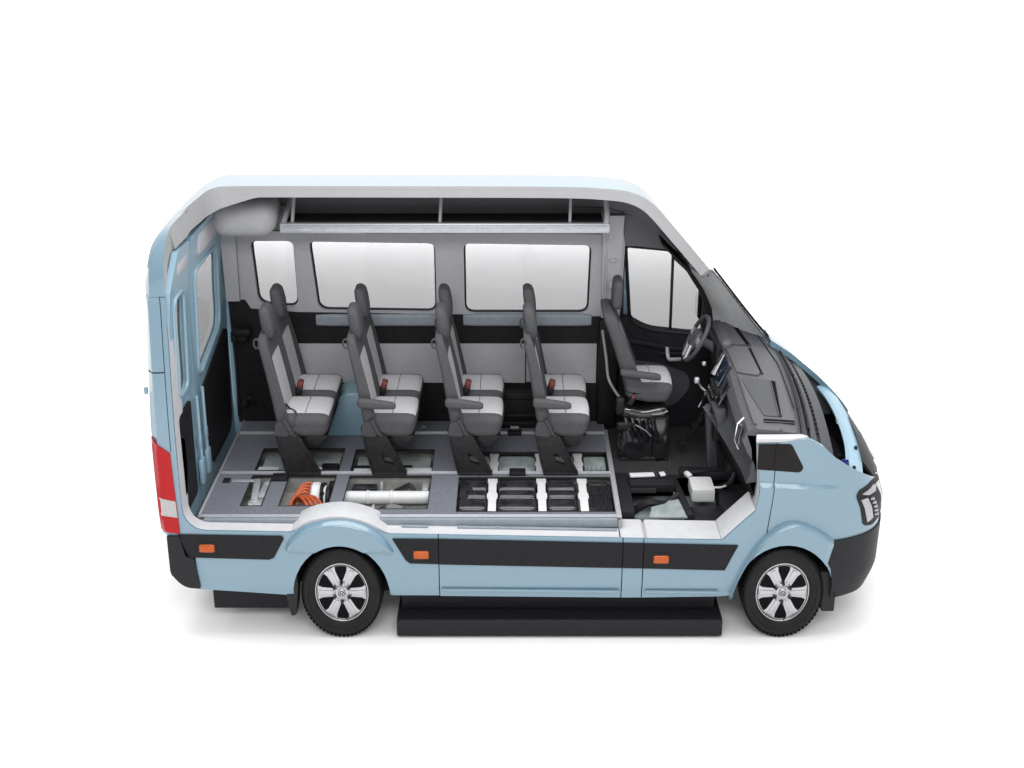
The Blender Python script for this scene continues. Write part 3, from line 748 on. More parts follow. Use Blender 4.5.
# header trim: dark moulding falling forward to the screen
b = B()
def hd(i, j):
    x = 1.86 + .80 * i; s = sY(.42) + (STOT - sY(.42) - .32 * min(1, i * 1.5) - .10) * j
    return roof_pt(x, s, .092 + .02 * math.sin(math.pi * j) * i)
b.grid(hd, 16, 16)
b.pillow((2.47, .66, 2.36), (.26, .30, .05), .02, 6, mx=None, fn=lambda p, h: (p.x, p.y, p.z - p.x * 1.1)); part(b, 'header_trim', 'headliner')
b = B(); b.pillow((2.40, .62, 2.33), (.24, .26, .03), .012, 6, fn=lambda p, h: (p.x, p.y, p.z - p.x * 1.0)); vis = part(b, 'sun_visor', 'darkpl')
b = B(); b.tube([(2.44, .84, 2.27), (2.50, .80, 2.21), (2.57, .66, 2.19), (2.65, .50, 2.20)], .012, 8, 0, 4); part(b, 'trim_edge', 'trim')
# A pillar: grey inner cover beside the glass
def x_at_z(z):
    """where the windscreen line passes a height"""
    a, c = 2.0, 3.15
    for _ in range(40):
        m_ = (a + c) / 2
        if 2.955 - drop(m_) > z: a = m_
        else: c = m_
    return a
GASK = [(2.30, 2.36), (2.20, 2.46), (2.13, 2.545), (1.98, 2.65), (1.82, 2.725), (1.70, 2.745), (1.60, 2.74)]
def gask(z): return lerp_tab(sorted(GASK), z)
b = B()
def ap(i, j):
    z = 2.30 - .66 * i; y0 = .57
    a = Vector((x_at_z(z) - .012, y0, z)); c = Vector((gask(z) + .012, .885, z)); p = a.lerp(c, j); bl = .035 * math.sin(math.pi * j)
    return (p.x - bl, p.y - bl * .4, p.z)
b.grid(ap, 16, 10); part(b, 'pillar_cover', 'palecover', label='pale grey cover of the far windscreen pillar', angle=60)
b = B(); b.tube([(gask(z) - .006, .892, z) for z in (2.24, 2.13, 2.05, 1.98, 1.90, 1.82, 1.74, 1.66)], [.010, .016, .02, .022, .024, .024, .02, .016] , 8)
b.prism(rnd([(2.665, 1.97), (2.72, 1.86), (2.745, 1.62), (2.69, 1.60), (2.655, 1.66)], .03), .885, .90, 'y', .004)
part(b, 'pillar_seal', 'blackpl', split=True)
# windscreen strip
b = B(); b.panel([(2.62, sY(.36)), (3.10, sY(.40)), (3.17, sY(.50)), (3.15, sY(.62)), (2.64, sY(.62))], [], roofm(.0, .006), .06); ws = part(b, 'windscreen', 'wind', label='strip of windscreen left at the far pillar')
b = B(); b.tube([roof_pt(2.69 + .46 * i / 8, sY(.60), -.002) for i in range(9)], .008, 6)
for yy, r_ in ((.37, .004), (.47, .0025)): b.tube([roof_pt(2.63 + .47 * i / 8, sY(yy + .03 * i / 8), .003) for i in range(9)], r_, 6)
part(b, 'windscreen_seal', 'blackpl', ws)
# far mirror
b = B(); b.pillow((2.69, 1.16, 1.80), (.06, .18, .29), .025, 8); b.bar((2.75, .95, 1.62), (2.70, 1.12, 1.68), .05, .05, .015); mi_ = part(b, 'wing_mirror', 'blackpl')
b = B(); b.box((2.658, 1.16, 1.80), (.006, .14, .24), .002); part(b, 'mirror_glass', 'chrome', mi_)

# ------------------------------------------------------------------ floor
FZ = .875
def fl(z0, z1): return lambda u, v, t: (u, v, z1 if t else z0)
H1 = [(-0.727, -0.165), (-0.58, -0.165), (-0.58, -0.661), (-0.727, -0.661)]
H2 = [(-0.458, -0.165), (-0.113, -0.165), (-0.113, -0.661), (-0.458, -0.661)]
H3 = [(-0.015, -0.172), (0.585, -0.172), (0.585, -0.707), (-0.015, -0.707)]
H4 = [(0.787, -0.195), (1.89, -0.195), (1.89, -0.75), (0.787, -0.75)]
H5 = [(-0.73, 0.32), (-0.107, 0.32), (-0.107, -0.075), (-0.73, -0.075)]
H6 = [(-0.02, 0.3), (0.582, 0.3), (0.582, -0.1), (-0.02, -0.1)]
H7 = [(0.807, 0.25), (1.89, 0.25), (1.89, -0.115), (0.807, -0.115)]
foot = [(-.985, .86), (-.985, -.80), (1.91, -.80), (1.91, .86)]
b = B(); b.panel(foot, [H1, H2, H3, H4, H5, H6, H7], fl(FZ, FZ - .014), .12, (0, 1, 1)); fo_ = part(b, 'cabin_floor', ['carpet', 'edge'], label='grey speckled floor with cut out hatches')
b = B()
for H in (H1, H2, H3, H4, H5, H6, H7): b.tube([(p[0], p[1], FZ + .0005) for p in H], .005, 6, closed=True)
part(b, 'hatch_edge', 'edge', fo_)
# aluminium rails
def rail(p0, p1, w=.032, h=.014):
    b_ = B(); b_.bar(p0, p1, w, h, .003); d = Vector(p1) - Vector(p0)
    n = Vector((-d.y, d.x, 0)).normalized() * w * .28
    for k in (-1, 1): b_.bar(Vector(p0) + n * k + Vector((0, 0, h * .5)), Vector(p1) + n * k + Vector((0, 0, h * .5)), w * .18, .006, .002)
    return part(b_, 'floor_rail', 'alu')
rail((-.97, -.135, FZ + .008), (1.90, -.135, FZ + .008)); rail((-.97, .60, FZ + .008), (1.90, .60, FZ + .008))
rail((-.985, -.82, FZ + .004), (1.90, -.82, FZ + .004), .03, .012)
rail((-.98, .86, FZ + .004), (-.98, -.80, FZ + .004), .018, .01); rail((1.912, .66, FZ + .006), (1.912, -.84, FZ + .006), .036, .014)
b = B(); b.bar((-.94, -.848, FZ - .032), (1.90, -.848, FZ - .032), .03, .062, .003)
part(b, 'floor_edge', 'sill')
b = B(); b.box((.10, -.87, cz(.10) + .006), (.26, .05, .016), .003) if False else b.bar((.42, -.885, cz(.42) + .004), (.60, -.885, cz(.60) + .004), .03, .012, .003); b.bar((.80, -.885, cz(.80) + .004), (1.895, -.885, cz(1.895) + .004), .03, .012, .003)
b.cyl((1.08, -.885, cz(1.08) + .008), (1.08, -.885, cz(1.08) + .014), .014, seg=14)
part(b, 'sill_guide', 'sill', split=True)
# pan under the hatches
b = B(); b.box((.45, -.10, .715), (2.95, 1.52, .02), .004)
for x in (-.96, -.52, -.06, .68, 1.92): b.box((x, -.10, .785), (.03, 1.50, .14), .004)
for y in (-.80, -.12, .44): b.box((.45, y, .785), (2.9, .03, .14), .004)
part(b, 'underfloor_pan', 'pan', label='pale steel pan and frame under the floor hatches')
b = B(); b.box((1.05, 0, .48), (4.1, 1.70, .20), .02); b.box((1.35, -.70, .42), (2.2, .3, .24), .02); part(b, 'chassis', 'black')
# contents
b = B()
b.bar((-.69, -.19, .84), (-.655, -.52, .84), .05, .05, .008); b.box((-.615, -.36, .82), (.055, .20, .07), .012); b.box((-.64, -.53, .80), (.12, .09, .09), .012); b.cyl((-.625, -.24, .83), (-.585, -.24, .85), .025); b.bar((-.69, -.56, .84), (-.61, -.60, .80), .03, .02, .004)
b.bar((-.86, -.26, FZ + .004), (-.70, -.26, FZ + .004), .035, .008, .003)
part(b, 'bracket', 'alu', split=True)
b = B(); b.box((-.90, -.26, FZ + .008), (.05, .06, .016), .005); b.box((-.52, -.215, FZ - .005), (.115, .10, .06), .008); part(b, 'latch', 'blackpl', split=True)
b = B(); b.cyl((-.27, -.36, .79), (-.205, -.36, .79), .115, None, 32, 0, .012); b.cyl((-.215, -.36, .79), (-.18, -.36, .79), .10, None, 32, 1, .01); b.cyl((-.18, -.36, .79), (-.165, -.36, .79), .092, None, 32, 0, .005); b.cyl((-.165, -.36, .79), (-.13, -.36, .79), .085, None, 28, 1, .01); b.box((-.135, -.24, .81), (.05, .08, .09), .01, 1)
for a in range(8): b.box((-.185, -.36 + .106 * math.cos(a * .785), .79 + .106 * math.sin(a * .785)), (.03, .02, .02), .004, 1)
b.box((-.28, -.62, .76), (.30, .08, .06), .01, 1)
mo = part(b, 'electric_motor', ['strapw', 'blackpl'], label='white ringed electric motor with orange cables')
for k in range(4):
    b = B(); y = -.25 - .05 * k
    b.tube([(-.26, -.28 - .045 * k, .85 - .008 * k), (-.31, y - .02, .865), (-.36 - .006 * k, y - .06, .845), (-.39 - .006 * k, y - .12, .79), (-.40, y - .16, .73)], .0125, 8, 0, 5); part(b, 'power_cable', 'orange', mo)
for k in range(4):
    b = B(); b.tube([(-.375 + .02 * k, -.43 - .012 * k, .80), (-.345 + .028 * k, -.48, .86), (-.30 + .034 * k, -.54, .86), (-.255 + .034 * k, -.62, .82), (-.23 + .03 * k, -.68, .74)], .0115, 8, 0, 5); part(b, 'power_cable', 'orange', mo)
b = B(); b.cyl((-.05, -.37, .80), (.66, -.37, .80), .046, None, 24, 0, .006); b.cyl((.12, -.37, .80), (.15, -.37, .80), .051, None, 24, 0, .008); b.cyl((.29, -.37, .80), (.32, -.37, .80), .051, None, 24, 0, .008)
part(b, 'drive_shaft', 'strapw', label='white drive shaft tube under the floor')
b = B(); b.lathe([(.0, .05), (.14, .04), (.16, 0), (.14, -.04), (0, -.05)], (.33, -.60, .70), 1, 32); b.cyl((.34, -.24, .72), (.46, -.24, .78), .08, None, 24, 0, .01); b.box((.10, -.24, .79), (.18, .08, .08), .01); b.box((.06, -.64, .79), (.10, .08, .08), .01); b.box((.14, -.60, .76), (.05, .10, .06), .01)
part(b, 'axle_hub', 'battery', split=True)
b = B(); b.prism([(.20, .74), (.215, .86), (.235, .86), (.235, .74)], -.26, -.22, 'y', .004); b.prism([(.17, .74), (.19, .86), (.21, .86), (.205, .74)], -.66, -.60, 'y', .004); b.box((.545, -.26, .79), (.05, .12, .10), .01); b.box((.52, -.62, .77), (.08, .10, .06), .01); part(b, 'axle_bracket', 'alu', split=True)
b = B(); b.box((-.63, .18, .80), (.16, .26, .05), .01); b.box((-.30, .20, .80), (.34, .20, .05), .01); b.box((.28, .16, .80), (.56, .24, .05), .01)
part(b, 'control_unit', 'pangreen', split=True)
b = B(); b.box((-.19, .03, .83), (.13, .13, .06), .01); b.box((-.36, .05, .80), (.08, .08, .08), .01); b.box((.38, .035, .835), (.10, .05, .05), .01); b.box((.06, .05, .82), (.14, .10, .04), .01); b.box((.50, .03, .835), (.10, .02, .02), .004)
part(b, 'connector', 'blackpl', split=True)
b = B(); b.box((-.64, -.02, .845), (.16, .10, .03), .008); b.box((-.27, -.03, .845), (.06, .07, .05), .008); b.box((.07, -.045, .845), (.15, .09, .03), .008); b.box((.48, -.045, .845), (.20, .09, .04), .008); part(b, 'cable_tray', 'strapw', split=True)
b = B(); b.prism([(-.285, -.07), (-.24, -.07), (-.255, .06), (-.275, .06)], .84, .86, 'z', .004); part(b, 'bracket', 'alu')
# battery packs with white straps
b = B()
for x0, x1 in ((.80, .985), (1.085, 1.335), (1.44, 1.62)):
    for y, w in ((-.27, .13), (-.40, .13), (-.56, .18), (-.71, .12)):
        b.pillow(((x0 + x1) / 2, y, .80), (x1 - x0 + .05, w, .11), .04, 6)
    b.tube([(x0, -.335, .835), ((x0 + x1) / 2, -.34, .842), (x1, -.335, .835)], .010, 6); b.tube([(x0, -.47, .835), ((x0 + x1) / 2, -.475, .84), (x1, -.47, .835)], .007, 6)
    b.box(((x0 + x1) / 2, -.205, .845), (x1 - x0, .02, .02), .004)
b.prism([(.80, -.22), (.86, -.22), (.90, -.36), (.84, -.50), (.80, -.50)], .83, .855, 'z', .01)
b.box((1.80, -.47, .79), (.18, .50, .11), .02); b.box((1.80, -.23, .835), (.14, .05, .03), .008)
for k in range(8): b.tube([(1.735 + .02 * k, -.27, .842), (1.738 + .02 * k, -.45, .853), (1.74 + .02 * k, -.72, .842)], .006 + .002 * (k % 3), 6, 0, 3)
bp = part(b, 'battery_pack', 'battery', label='glossy black battery modules under the front floor')
b = B()
b.pillow((.92, .10, .80), (.20, .34, .11), .05, 8); b.pillow((1.21, .12, .80), (.30, .28, .11), .05, 8); b.pillow((1.54, .10, .80), (.24, .32, .11), .05, 8); b.box((1.80, .14, .80), (.17, .22, .09), .02)
for k in range(4): b.box((1.745 + .035 * k, .02, .84), (.02, .06, .03), .006)
part(b, 'battery_cover', 'pangreen', split=True)
def pstrap(x, dx, y0, y1):
    b_ = B(); n = 20; po = []
    prof = [(.036, 0), (.036, .10), (.029, .16), (.029, .40), (.038, .46), (.038, .56), (.029, .62), (.029, 1.0)]
    L = [(x + dx * t - w, y0 + (y1 - y0) * t) for w, t in prof]; Rr = [(x + dx * t + w, y0 + (y1 - y0) * t) for w, t in reversed(prof)]
    b_.prism(L + Rr, .852, .866, 'z', .004); return part(b_, 'pack_strap', 'strapw')
for x, dx in ((1.034, .0), (1.388, .0), (1.684, .0)): pstrap(x, dx, -.19, -.75)
for x, dx in ((1.040, .0), (1.385, .0), (1.672, .0)): pstrap(x, dx, .25, -.115)
b = B(); b.box((1.215, -.13, FZ + .01), (.12, .09, .035), .008); b.box((1.195, .60, FZ + .012), (.11, .07, .035), .008); b.box((-.17, .60, FZ + .016), (.12, .06, .03), .008); part(b, 'rail_clamp', 'blackpl', split=True)
b = B(); b.box((1.195, .66, FZ + .03), (.07, .03, .02), .004); b.box((.47, .74, FZ + .005), (.03, .03, .01), .002, 0); part(b, 'clamp_plate', 'alu', split=True)

# cab floor
b = B(); b.panel([(1.93, .86), (1.93, -.30), (2.22, -.30), (2.26, -.05), (2.86, -.05), (2.9, .86)], [], fl(.83, .80), .12)
for k in range(10): b.bar((2.30 + .055 * k, .02, .832), (2.36 + .055 * k, .60, .832), .02, .006, .002)
part(b, 'cab_floor', 'mat_black', label='black rubber mat in the cab')
b = B(); b.box((2.3, -.42, .62), (1.0, .82, .03), .004); part(b, 'cab_pan', 'pangreen')
b = B(); b.prism([(2.14, -.66), (2.17, -.50), (2.27, -.45), (2.34, -.34), (2.37, -.18), (2.43, -.66)], .775, .79, 'z', .004); part(b, 'cab_plate', 'pangreen')
b = B()
b.box((1.985, -.36, .79), (.10, .64, .11), .012); b.bar((2.03, -.22, .83), (2.36, -.22, .83), .13, .07, .01); b.bar((2.36, .02, .78), (2.43, -.66, .76), .05, .10, .01)
b.bar((2.42, -.01, .83), (2.85, -.05, .83), .10, .06, .01); b.box((2.60, -.55, .72), (.30, .26, .08), .02); b.box((2.78, -.36, .74), (.22, .44, .12), .02)
b.tube([(2.44, -.09, .85), (2.6, -.07, .868), (2.75, -.03, .86)], .012, 8, 0, 4); b.tube([(2.05, -.40, .70), (2.16, -.42, .78), (2.28, -.40, .76), (2.38, -.34, .80)], .03, 8, 0, 4)
b.tube([(2.70, -.20, .80), (2.76, -.26, .86), (2.80, -.22, .92)], .02, 8, 0, 4); b.box((2.80, -.05, .87), (.1, .16, .14), .03)
part(b, 'cab_frame', 'darkpl')
b = B(); b.pillow((2.56, -.235, .80), (.17, .23, .10), .012, 4); b.tube([(2.465, -.07, .84), (2.47, -.10, .86), (2.49, -.13, .85)], .022, 8, 0, 4); b.tube([(2.64, -.27, .83), (2.69, -.28, .835), (2.735, -.26, .84)], .008, 6, 0, 4)
part(b, 'inverter_box', 'strapw', label='white inverter box under the cab floor')
b = B(); b.bar((2.04, -.17, .88), (2.22, -.155, .88), .06, .014, .004); b.bar((2.26, -.155, .88), (2.30, -.15, .885), .06, .014, .004); part(b, 'floor_plate', 'strapw', split=True)

# ------------------------------------------------------------------ passenger seats
def back_fn(w):
    def f(p, h):
        k = (p.z + h.z) / (2 * h.z)                    # 0 bottom, 1 top
        y = p.y * (1 - .07 * max(0, (k - .7) / .3) ** 1.5)
        z = p.z - .025 * abs(p.y / h.y) ** 2.2 * max(0, (k - .6) / .4)
        fr = 1 if p.x > 0 else .3
        x = p.x * (1.25 - .30 * k) + .046 * fr * (abs(p.y) / h.y) ** 4 * (1 - .55 * k) - .092 * k - .02 * k * k - .024
        return (x, y, z)
    return f
def back_mat(c, n, h):
    if n.x > .5 and abs(c.y) < h.y * .60 and c.z < h.z * .45: return 1
    return 0
def cush_fn(p, h):
    k = p.x / h.x
    z = p.z + .018 * (1 - (p.y / h.y) ** 2) * (1 if p.z > 0 else 0) - (.018 * max(0, k - .5) if p.z > 0 else 0)
    if p.z < 0: z += .03 * max(0, k) * 0 + .035 * max(0, -k)
    x = p.x - (.035 * (1 - (p.z / h.z)) * .5 * (k > 0)) + .015 * (1 - (p.y / h.y) ** 2) * (k > .5)
    return (x, p.y, z)
def cush_mat(c, n, h):
    return 1 if n.z > .55 and abs(c.y) < h.y * .74 and c.x < h.x * .93 else 0
LEG = rnd([(-.072, 1.24), (-.05, 1.295), (.03, 1.285), (.10, 1.19), (.238, .895), (.238, .882), (0, .882), (-.03, 1.0)], [.02, .04, .03, .03, .005, .003, .003, .2])
def seat(x0, arm, leghole, label):
    fr = B()
    # aisle leg with a window pressed through it
    hole = rnd([(.06, 1.05), (.115, 1.03), (.16, .955), (.085, .975)], .01) if leghole else []
    fr.panel(LEG, [hole] if hole else [], lambda u, v, t: (u + x0, -.155 if not t else -.115, v), .06, grid=False)
    fr.tube([(x0 + p[0], -.155, p[1]) for p in LEG], .009, 6, closed=True)
    fr.bar((x0 + .075, -.150, 1.22), (x0 + .225, -.150, .90), .022, .012, .004)
    fr.prism([(p[0] + x0, p[1]) for p in LEG], .60, .64, 'y', .006)
    fr.bar((x0 + .02, -.11, 1.14), (x0 + .02, .72, 1.14), .05, .04, .008); fr.bar((x0 + .25, -.06, 1.14), (x0 + .25, .72, 1.14), .05, .03, .008)
    fr.prism([(x0 + .10, 1.17), (x0 + .31, 1.17), (x0 + .23, 1.07), (x0 + .14, 1.07)], -.10, .70, 'y', .012)
    fr.box((x0 + .12, -.135, .888), (.25, .07, .018), .004); fr.box((x0 + .12, .60, .893), (.25, .07, .018), .004)
    s = part(fr, 'double_seat', 'legmet', label=label)
    def sub(b_, name, mats): 
        o = b_.build(name, mats); o.parent = s; return o
    for yc in (.062, .522):
        c = B(); c.pillow((x0 + .145, yc, 1.255), (.365, .452, .165), .05, 13, fn=cush_fn, mfn=cush_mat)
        c.tube([(x0 + .15, yc - .16, 1.3495), (x0 + .15, yc - .1, 1.3535), (x0 + .15, yc, 1.3565), (x0 + .15, yc + .1, 1.3535), (x0 + .15, yc + .16, 1.3495)], .0035, 5, 2)
        sub(c, 'cushion', ['fabric_d', 'fabric_l', 'seam'])
        c = B(); c.pillow((x0 - .0, yc, 1.60), (.062, .452, .665), .022, 15, fn=back_fn(.445), mfn=back_mat)
        sub(c, 'backrest', ['fabric_d', 'fabric_l'])
        c = B(); c.pillow((x0 - .112, yc + .01, 1.995), (.075, .215, .245), .037, 9, fn=lambda p, h: (p.x - .12 * p.z + .012 * (p.x > 0) * (1 - (p.z / h.z) ** 2), p.y * (1 - .2 * (p.z / h.z) ** 2), p.z))
        for k in (-1, 1): c.cyl((x0 - .10, yc + .06 * k, 1.86), (x0 - .115, yc + .06 * k, 1.96), .007, seg=8)
        sub(c, 'headrest', 'fabric_d')
        c = B(); c.tube([(x0 - .160 + .019 * math.cos(a * .524), yc - .205, 1.895 + .036 * math.sin(a * .524)) for a in range(12)], .007, 6, closed=True); sub(c, 'belt_loop', 'seatpl')
    c = B(); c.panel(rnd([(-.075, 1.20), (-.06, 1.30), (.0, 1.315), (.04, 1.24), (.03, 1.19)], .02), [], lambda u, v, t: (u + x0, -.178 if not t else -.150, v), .05, grid=False); c.tube([(x0 - .0, -.18, 1.33), (x0 + .03, -.182, 1.27), (x0 + .055, -.178, 1.21)], .016, 8, 0, 3); c.tube([(x0 + .02, -.17, 1.38), (x0 + .03, -.176, 1.30), (x0 + .075, -.172, 1.19)], .009, 6, 0, 3)
    sub(c, 'recliner', 'seatpl')
    for yb in (.29,):
        c = B(); c.bar((x0 + .035, yb, 1.335), (x0 + .055, yb, 1.40), .07, .05, .008, 0); c.bar((x0 + .053, yb, 1.395), (x0 + .068, yb, 1.452), .075, .045, .012, 1); sub(c, 'buckle', ['blackpl', 'buckle'])
    if arm:
        c = B(); c.pillow((x0 + .048, -.20, 1.455), (.275, .06, .070), .024, 8, fn=lambda p, h: (p.x, p.y, p.z * (1 - .35 * max(0, p.x / h.x)) - .012 * p.x / h.x)); c.cyl((x0 - .05, -.165, 1.45), (x0 - .05, -.21, 1.45), .03, seg=16); sub(c, 'armrest', 'fabric_d')
    else:
        c = B(); c.tube([(x0 + .0, -.05, 1.40), (x0 + .03, -.03, 1.352), (x0 + .07, -.06, 1.345), (x0 + .09, -.13, 1.335), (x0 + .07, -.17, 1.27)], .024, 8, 0, 4, flat=.25); sub(c, 'seat_belt', 'seatpl')
    return s
def copy_tree(o, parent, dx):
    c = o.copy(); col.objects.link(c); c.parent = parent; c.location = o.location; c.location.x += dx
    for ch in list(o.children):
        d = ch.copy(); col.objects.link(d); d.parent = c; d.location = ch.location
    return c
GRP = 'double seats in the minibus'
seat(-.475, False, False, 'rearmost double seat with no armrest')['group'] = GRP
s2 = seat(.157, True, True, 'double seat with armrest in front of the rearmost one'); s2['group'] = GRP
s3 = copy_tree(s2, van, .628); s3['label'] = 'double seat over the rear end of the battery modules'
s4 = copy_tree(s2, van, 1.258); s4['label'] = 'foremost double seat, behind the driver'

# ------------------------------------------------------------------ driver seat
b = B()
b.pillow((2.15, .42, .99), (.30, .44, .36), .05, 8, fn=lambda p, h: (p.x + .02 * math.sin(9 * p.z + 5 * p.y), p.y + .015 * math.sin(14 * p.x + 7 * p.z), p.z)); b.box((2.30, .34, 1.00), (.13, .30, .40), .03); b.box((2.18, .42, .84), (.36, .46, .04), .01)
b.pillow((2.17, .40, 1.22), (.36, .46, .10), .04, 8, fn=lambda p, h: (p.x, p.y, p.z + .012 * math.sin(22 * p.x + 6 * p.y)))
for k in range(5): b.tube([(2.03 + .05 * k, .19, 1.19), (2.05 + .05 * k, .175, 1.12 - .01 * k), (2.10 + .045 * k, .18, 1.03)], .018, 8, 0, 4)
ds = part(b, 'driver_seat', 'gloss', label='grey driver seat behind the steering wheel')
def sub(b_, name, mats, p=ds):
    o = b_.build(name, mats); o.parent = p; return o
b = B(); b.pillow((2.20, .42, 1.375), (.36, .50, .14), .05, 13, fn=cush_fn, mfn=cush_mat)
b.tube([(2.22, .42 + .22 * (k - 5) / 5, 1.462 - .012 * ((k - 5) / 5) ** 2) for k in range(11)], .0035, 5, 2); sub(b, 'cushion', ['fabric_d', 'fabric_l', 'seam'])
b = B(); b.pillow((2.07, .42, 1.665), (.095, .45, .69), .035, 15, fn=lambda p, h: (lambda q: (q[0] - .06 * (p.z / h.z), q[1], q[2]))(back_fn(.46)(p, h)), mfn=back_mat); sub(b, 'backrest', ['fabric_d', 'fabric_l'])
b = B(); b.pillow((1.955, .42, 2.10), (.075, .21, .225), .036, 9, fn=lambda p, h: (p.x + .05 * p.z, p.y, p.z)); sub(b, 'headrest', 'fabric_d')
b = B(); b.pillow((2.125, .155, 1.545), (.30, .06, .05), .02, 8, fn=lambda p, h: (p.x, p.y, p.z - .02 * p.x / h.x)); sub(b, 'armrest', ['fabric_d'])
b = B(); b.tube([(2.06, .19, 1.24), (2.13, .18, 1.17), (2.20, .18, 1.215), (2.28, .17, 1.225), (2.34, .18, 1.245)], .008, 8, 0, 4); b.tube([(2.10, .165, 1.14), (2.17, .16, 1.10), (2.22, .16, 1.05)], .006, 8, 0, 4)
sub(b, 'height_lever', 'lampsilver')
b = B(); b.pillow((1.985, .20, 1.28), (.07, .06, .14), .02, 5); b.pillow((2.02, .185, 1.12), (.12, .05, .07), .02, 5); sub(b, 'side_cover', 'blackpl')
b = B(); b.bar((2.05, .17, 1.30), (2.075, .165, 1.355), .03, .04, .008, 0); b.box((2.078, .165, 1.365), (.025, .03, .025), .006, 1); sub(b, 'buckle', ['blackpl', 'buckle'])

# ------------------------------------------------------------------ dashboard
DP = [(2.84, 1.16), (2.82, 1.24), (2.80, 1.33), (2.75, 1.42), (2.71, 1.52), (2.745, 1.60), (2.80, 1.632), (2.83, 1.625), (3.0, 1.615), (3.12, 1.60), (3.17, 1.575)]
RISE = smooth_tab([(-.95, -.055), (-.6, -.035), (-.15, .02), (.35, .07), (.86, .125)], 4)
def dash_rise(y): return lerp_tab(RISE, y)
def dash(i, j):
    y = -.90 + 1.76 * i; n = len(DP) - 1
    m_ = j * n; a = int(min(m_, n - 1)); t = m_ - a
    x = DP[a][0] + (DP[a + 1][0] - DP[a][0]) * t; z = DP[a][1] + (DP[a + 1][1] - DP[a][1]) * t
    k = (j - .55) / .45
    z += dash_rise(y) * max(0, min(1, (z - 1.2) / .4))
    if k > 0: x -= .07 * (abs(y) / .9) ** 2.2 * k; z -= .02 * (abs(y) / .9) ** 2 * k
    return (x, y, z)
b = B(); b.grid(dash, 40, (len(DP) - 1) * 4)
# underside and closed end
b.raw([(p[0], -.90, p[1]) for p in [(q[0] - (.07 * ((k / (len(DP) - 1) - .55) / .45) if k > 5.5 else 0), q[1] + dash_rise(-.9) * max(0, min(1, (q[1] - 1.2) / .4)) - (.02 * ((k / (len(DP) - 1) - .55) / .45) if k > 5.5 else 0)) for k, q in enumerate(DP)] + [(3.12, 1.2)]], [tuple(range(len(DP) + 1))])
da = part(b, 'dashboard', 'dashtop', label='dark grey dashboard with recessed trays', angle=30)
def dz(x, y):
    t = max(0, min(1, (x - 2.80) / .39)); return lerp_tab([(p[0], p[1]) for p in DP[5:]], x) + dash_rise(y) - .02 * (abs(y) / .9) ** 2 * max(0, ((6 + 4 * t) / 10 - .55) / .45)
def tray(poly, d=.0, h=.02, mi='dashgrey'):
    """raised pad lying on the dash top"""
    b_ = B(); b_.panel(rnd(poly, .015), [], lambda u, v, t: (u, v, dz(u, v) + (h if not t else -.02)), .05); return part(b_, 'dash_pad', mi, da)
tray([(2.765, .76), (2.865, .76), (2.925, .38), (2.785, .38)], h=.012, mi='dashtop')
tray([(2.772, .335), (2.93, .335), (2.955, -.08), (2.94, -.13), (2.79, -.10)], h=.012, mi='dashtop')
tray([(2.80, -.16), (3.01, -.185), (2.985, -.70), (2.885, -.70)], h=.004, mi='dashgrey')
for poly in ([(2.87, .74), (2.912, .73), (2.968, .385), (2.93, .38)], [(2.934, .335), (2.962, .335), (2.98, -.09), (2.957, -.09)], [(3.014, -.19), (3.05, -.20), (3.005, -.69), (2.987, -.69)], [(2.87, -.755), (3.08, -.735), (3.08, -.775), (2.87, -.795)]):
    b = B(); b.panel(poly, [], lambda u, v, t: (u, v, dz(u, v) + (.005 if not t else -.01)), .06); part(b, 'dash_slot', 'black', da)
    b = B(); b.tube([(u_, v_, dz(u_, v_) + .006) for u_, v_ in poly], .004, 6, closed=True); part(b, 'dash_rim', 'dashtop', da)
b = B(); b.tube([(lerp_tab([(-.55, 3.115), (.1, 3.123), (.6, 3.054)], y), y, dz(3.09, y) + .003) for y in [.6 - .115 * k for k in range(11)]], .0045, 6); part(b, 'demister_groove', 'darkpl', da)
b = B(); b.tube([(2.795, y, dz(2.795, y) + .004) for y in [-.86 + .07 * k for k in range(11)]], .012, 8); part(b, 'dash_lip', 'dashtop', da)
# instrument hood in front of the driver
b = B(); b.pillow((2.775, .54, 1.70), (.10, .46, .10), .04, 10); part(b, 'instrument_hood', 'dashtop', da)
b = B(); b.pillow((2.715, .50, 1.62), (.05, .44, .22), .02, 8); b.box((2.70, .08, 1.30), (.10, .26, .42), .03); b.box((2.78, .45, 1.30), (.14, .60, .40), .03); part(b, 'dash_centre', 'blackpl', da, split=True)
b = B(); b.prism([(2.745, 1.685), (2.765, 1.675), (2.685, 1.505), (2.665, 1.515)], -.01, .25, 'y', .006); part(b, 'screen', 'screen', da)
b = B(); b.tube([(2.748, .255, 1.70), (2.662, .255, 1.515)], .006, 6); b.tube([(2.735, -.03, 1.60), (2.655, -.03, 1.44), (2.67, -.08, 1.43)], .007, 6); b.tube([(2.62, .20, 1.38), (2.57, .20, 1.27)], .009, 6); b.tube([(2.735, -.76, 1.585), (2.69, -.80, 1.56), (2.675, -.80, 1.44), (2.70, -.84, 1.39)], .007, 6)
part(b, 'chrome_trim', 'chrome', da, split=True)
b = B()
for k in range(3):
    for q in range(4): b.pillow((2.665 - .015 * k, .20 - .06 * q, 1.48 - .045 * k), (.03, .045, .03), .008, 3)
b.prism([(2.725, 1.60), (2.745, 1.59), (2.67, 1.43), (2.65, 1.44)], -.18, -.04, 'y', .006); b.prism([(2.70, 1.57), (2.72, 1.56), (2.70, 1.42), (2.68, 1.43)], -.86, -.77, 'y', .006)
part(b, 'air_vent', 'gloss', da, split=True)
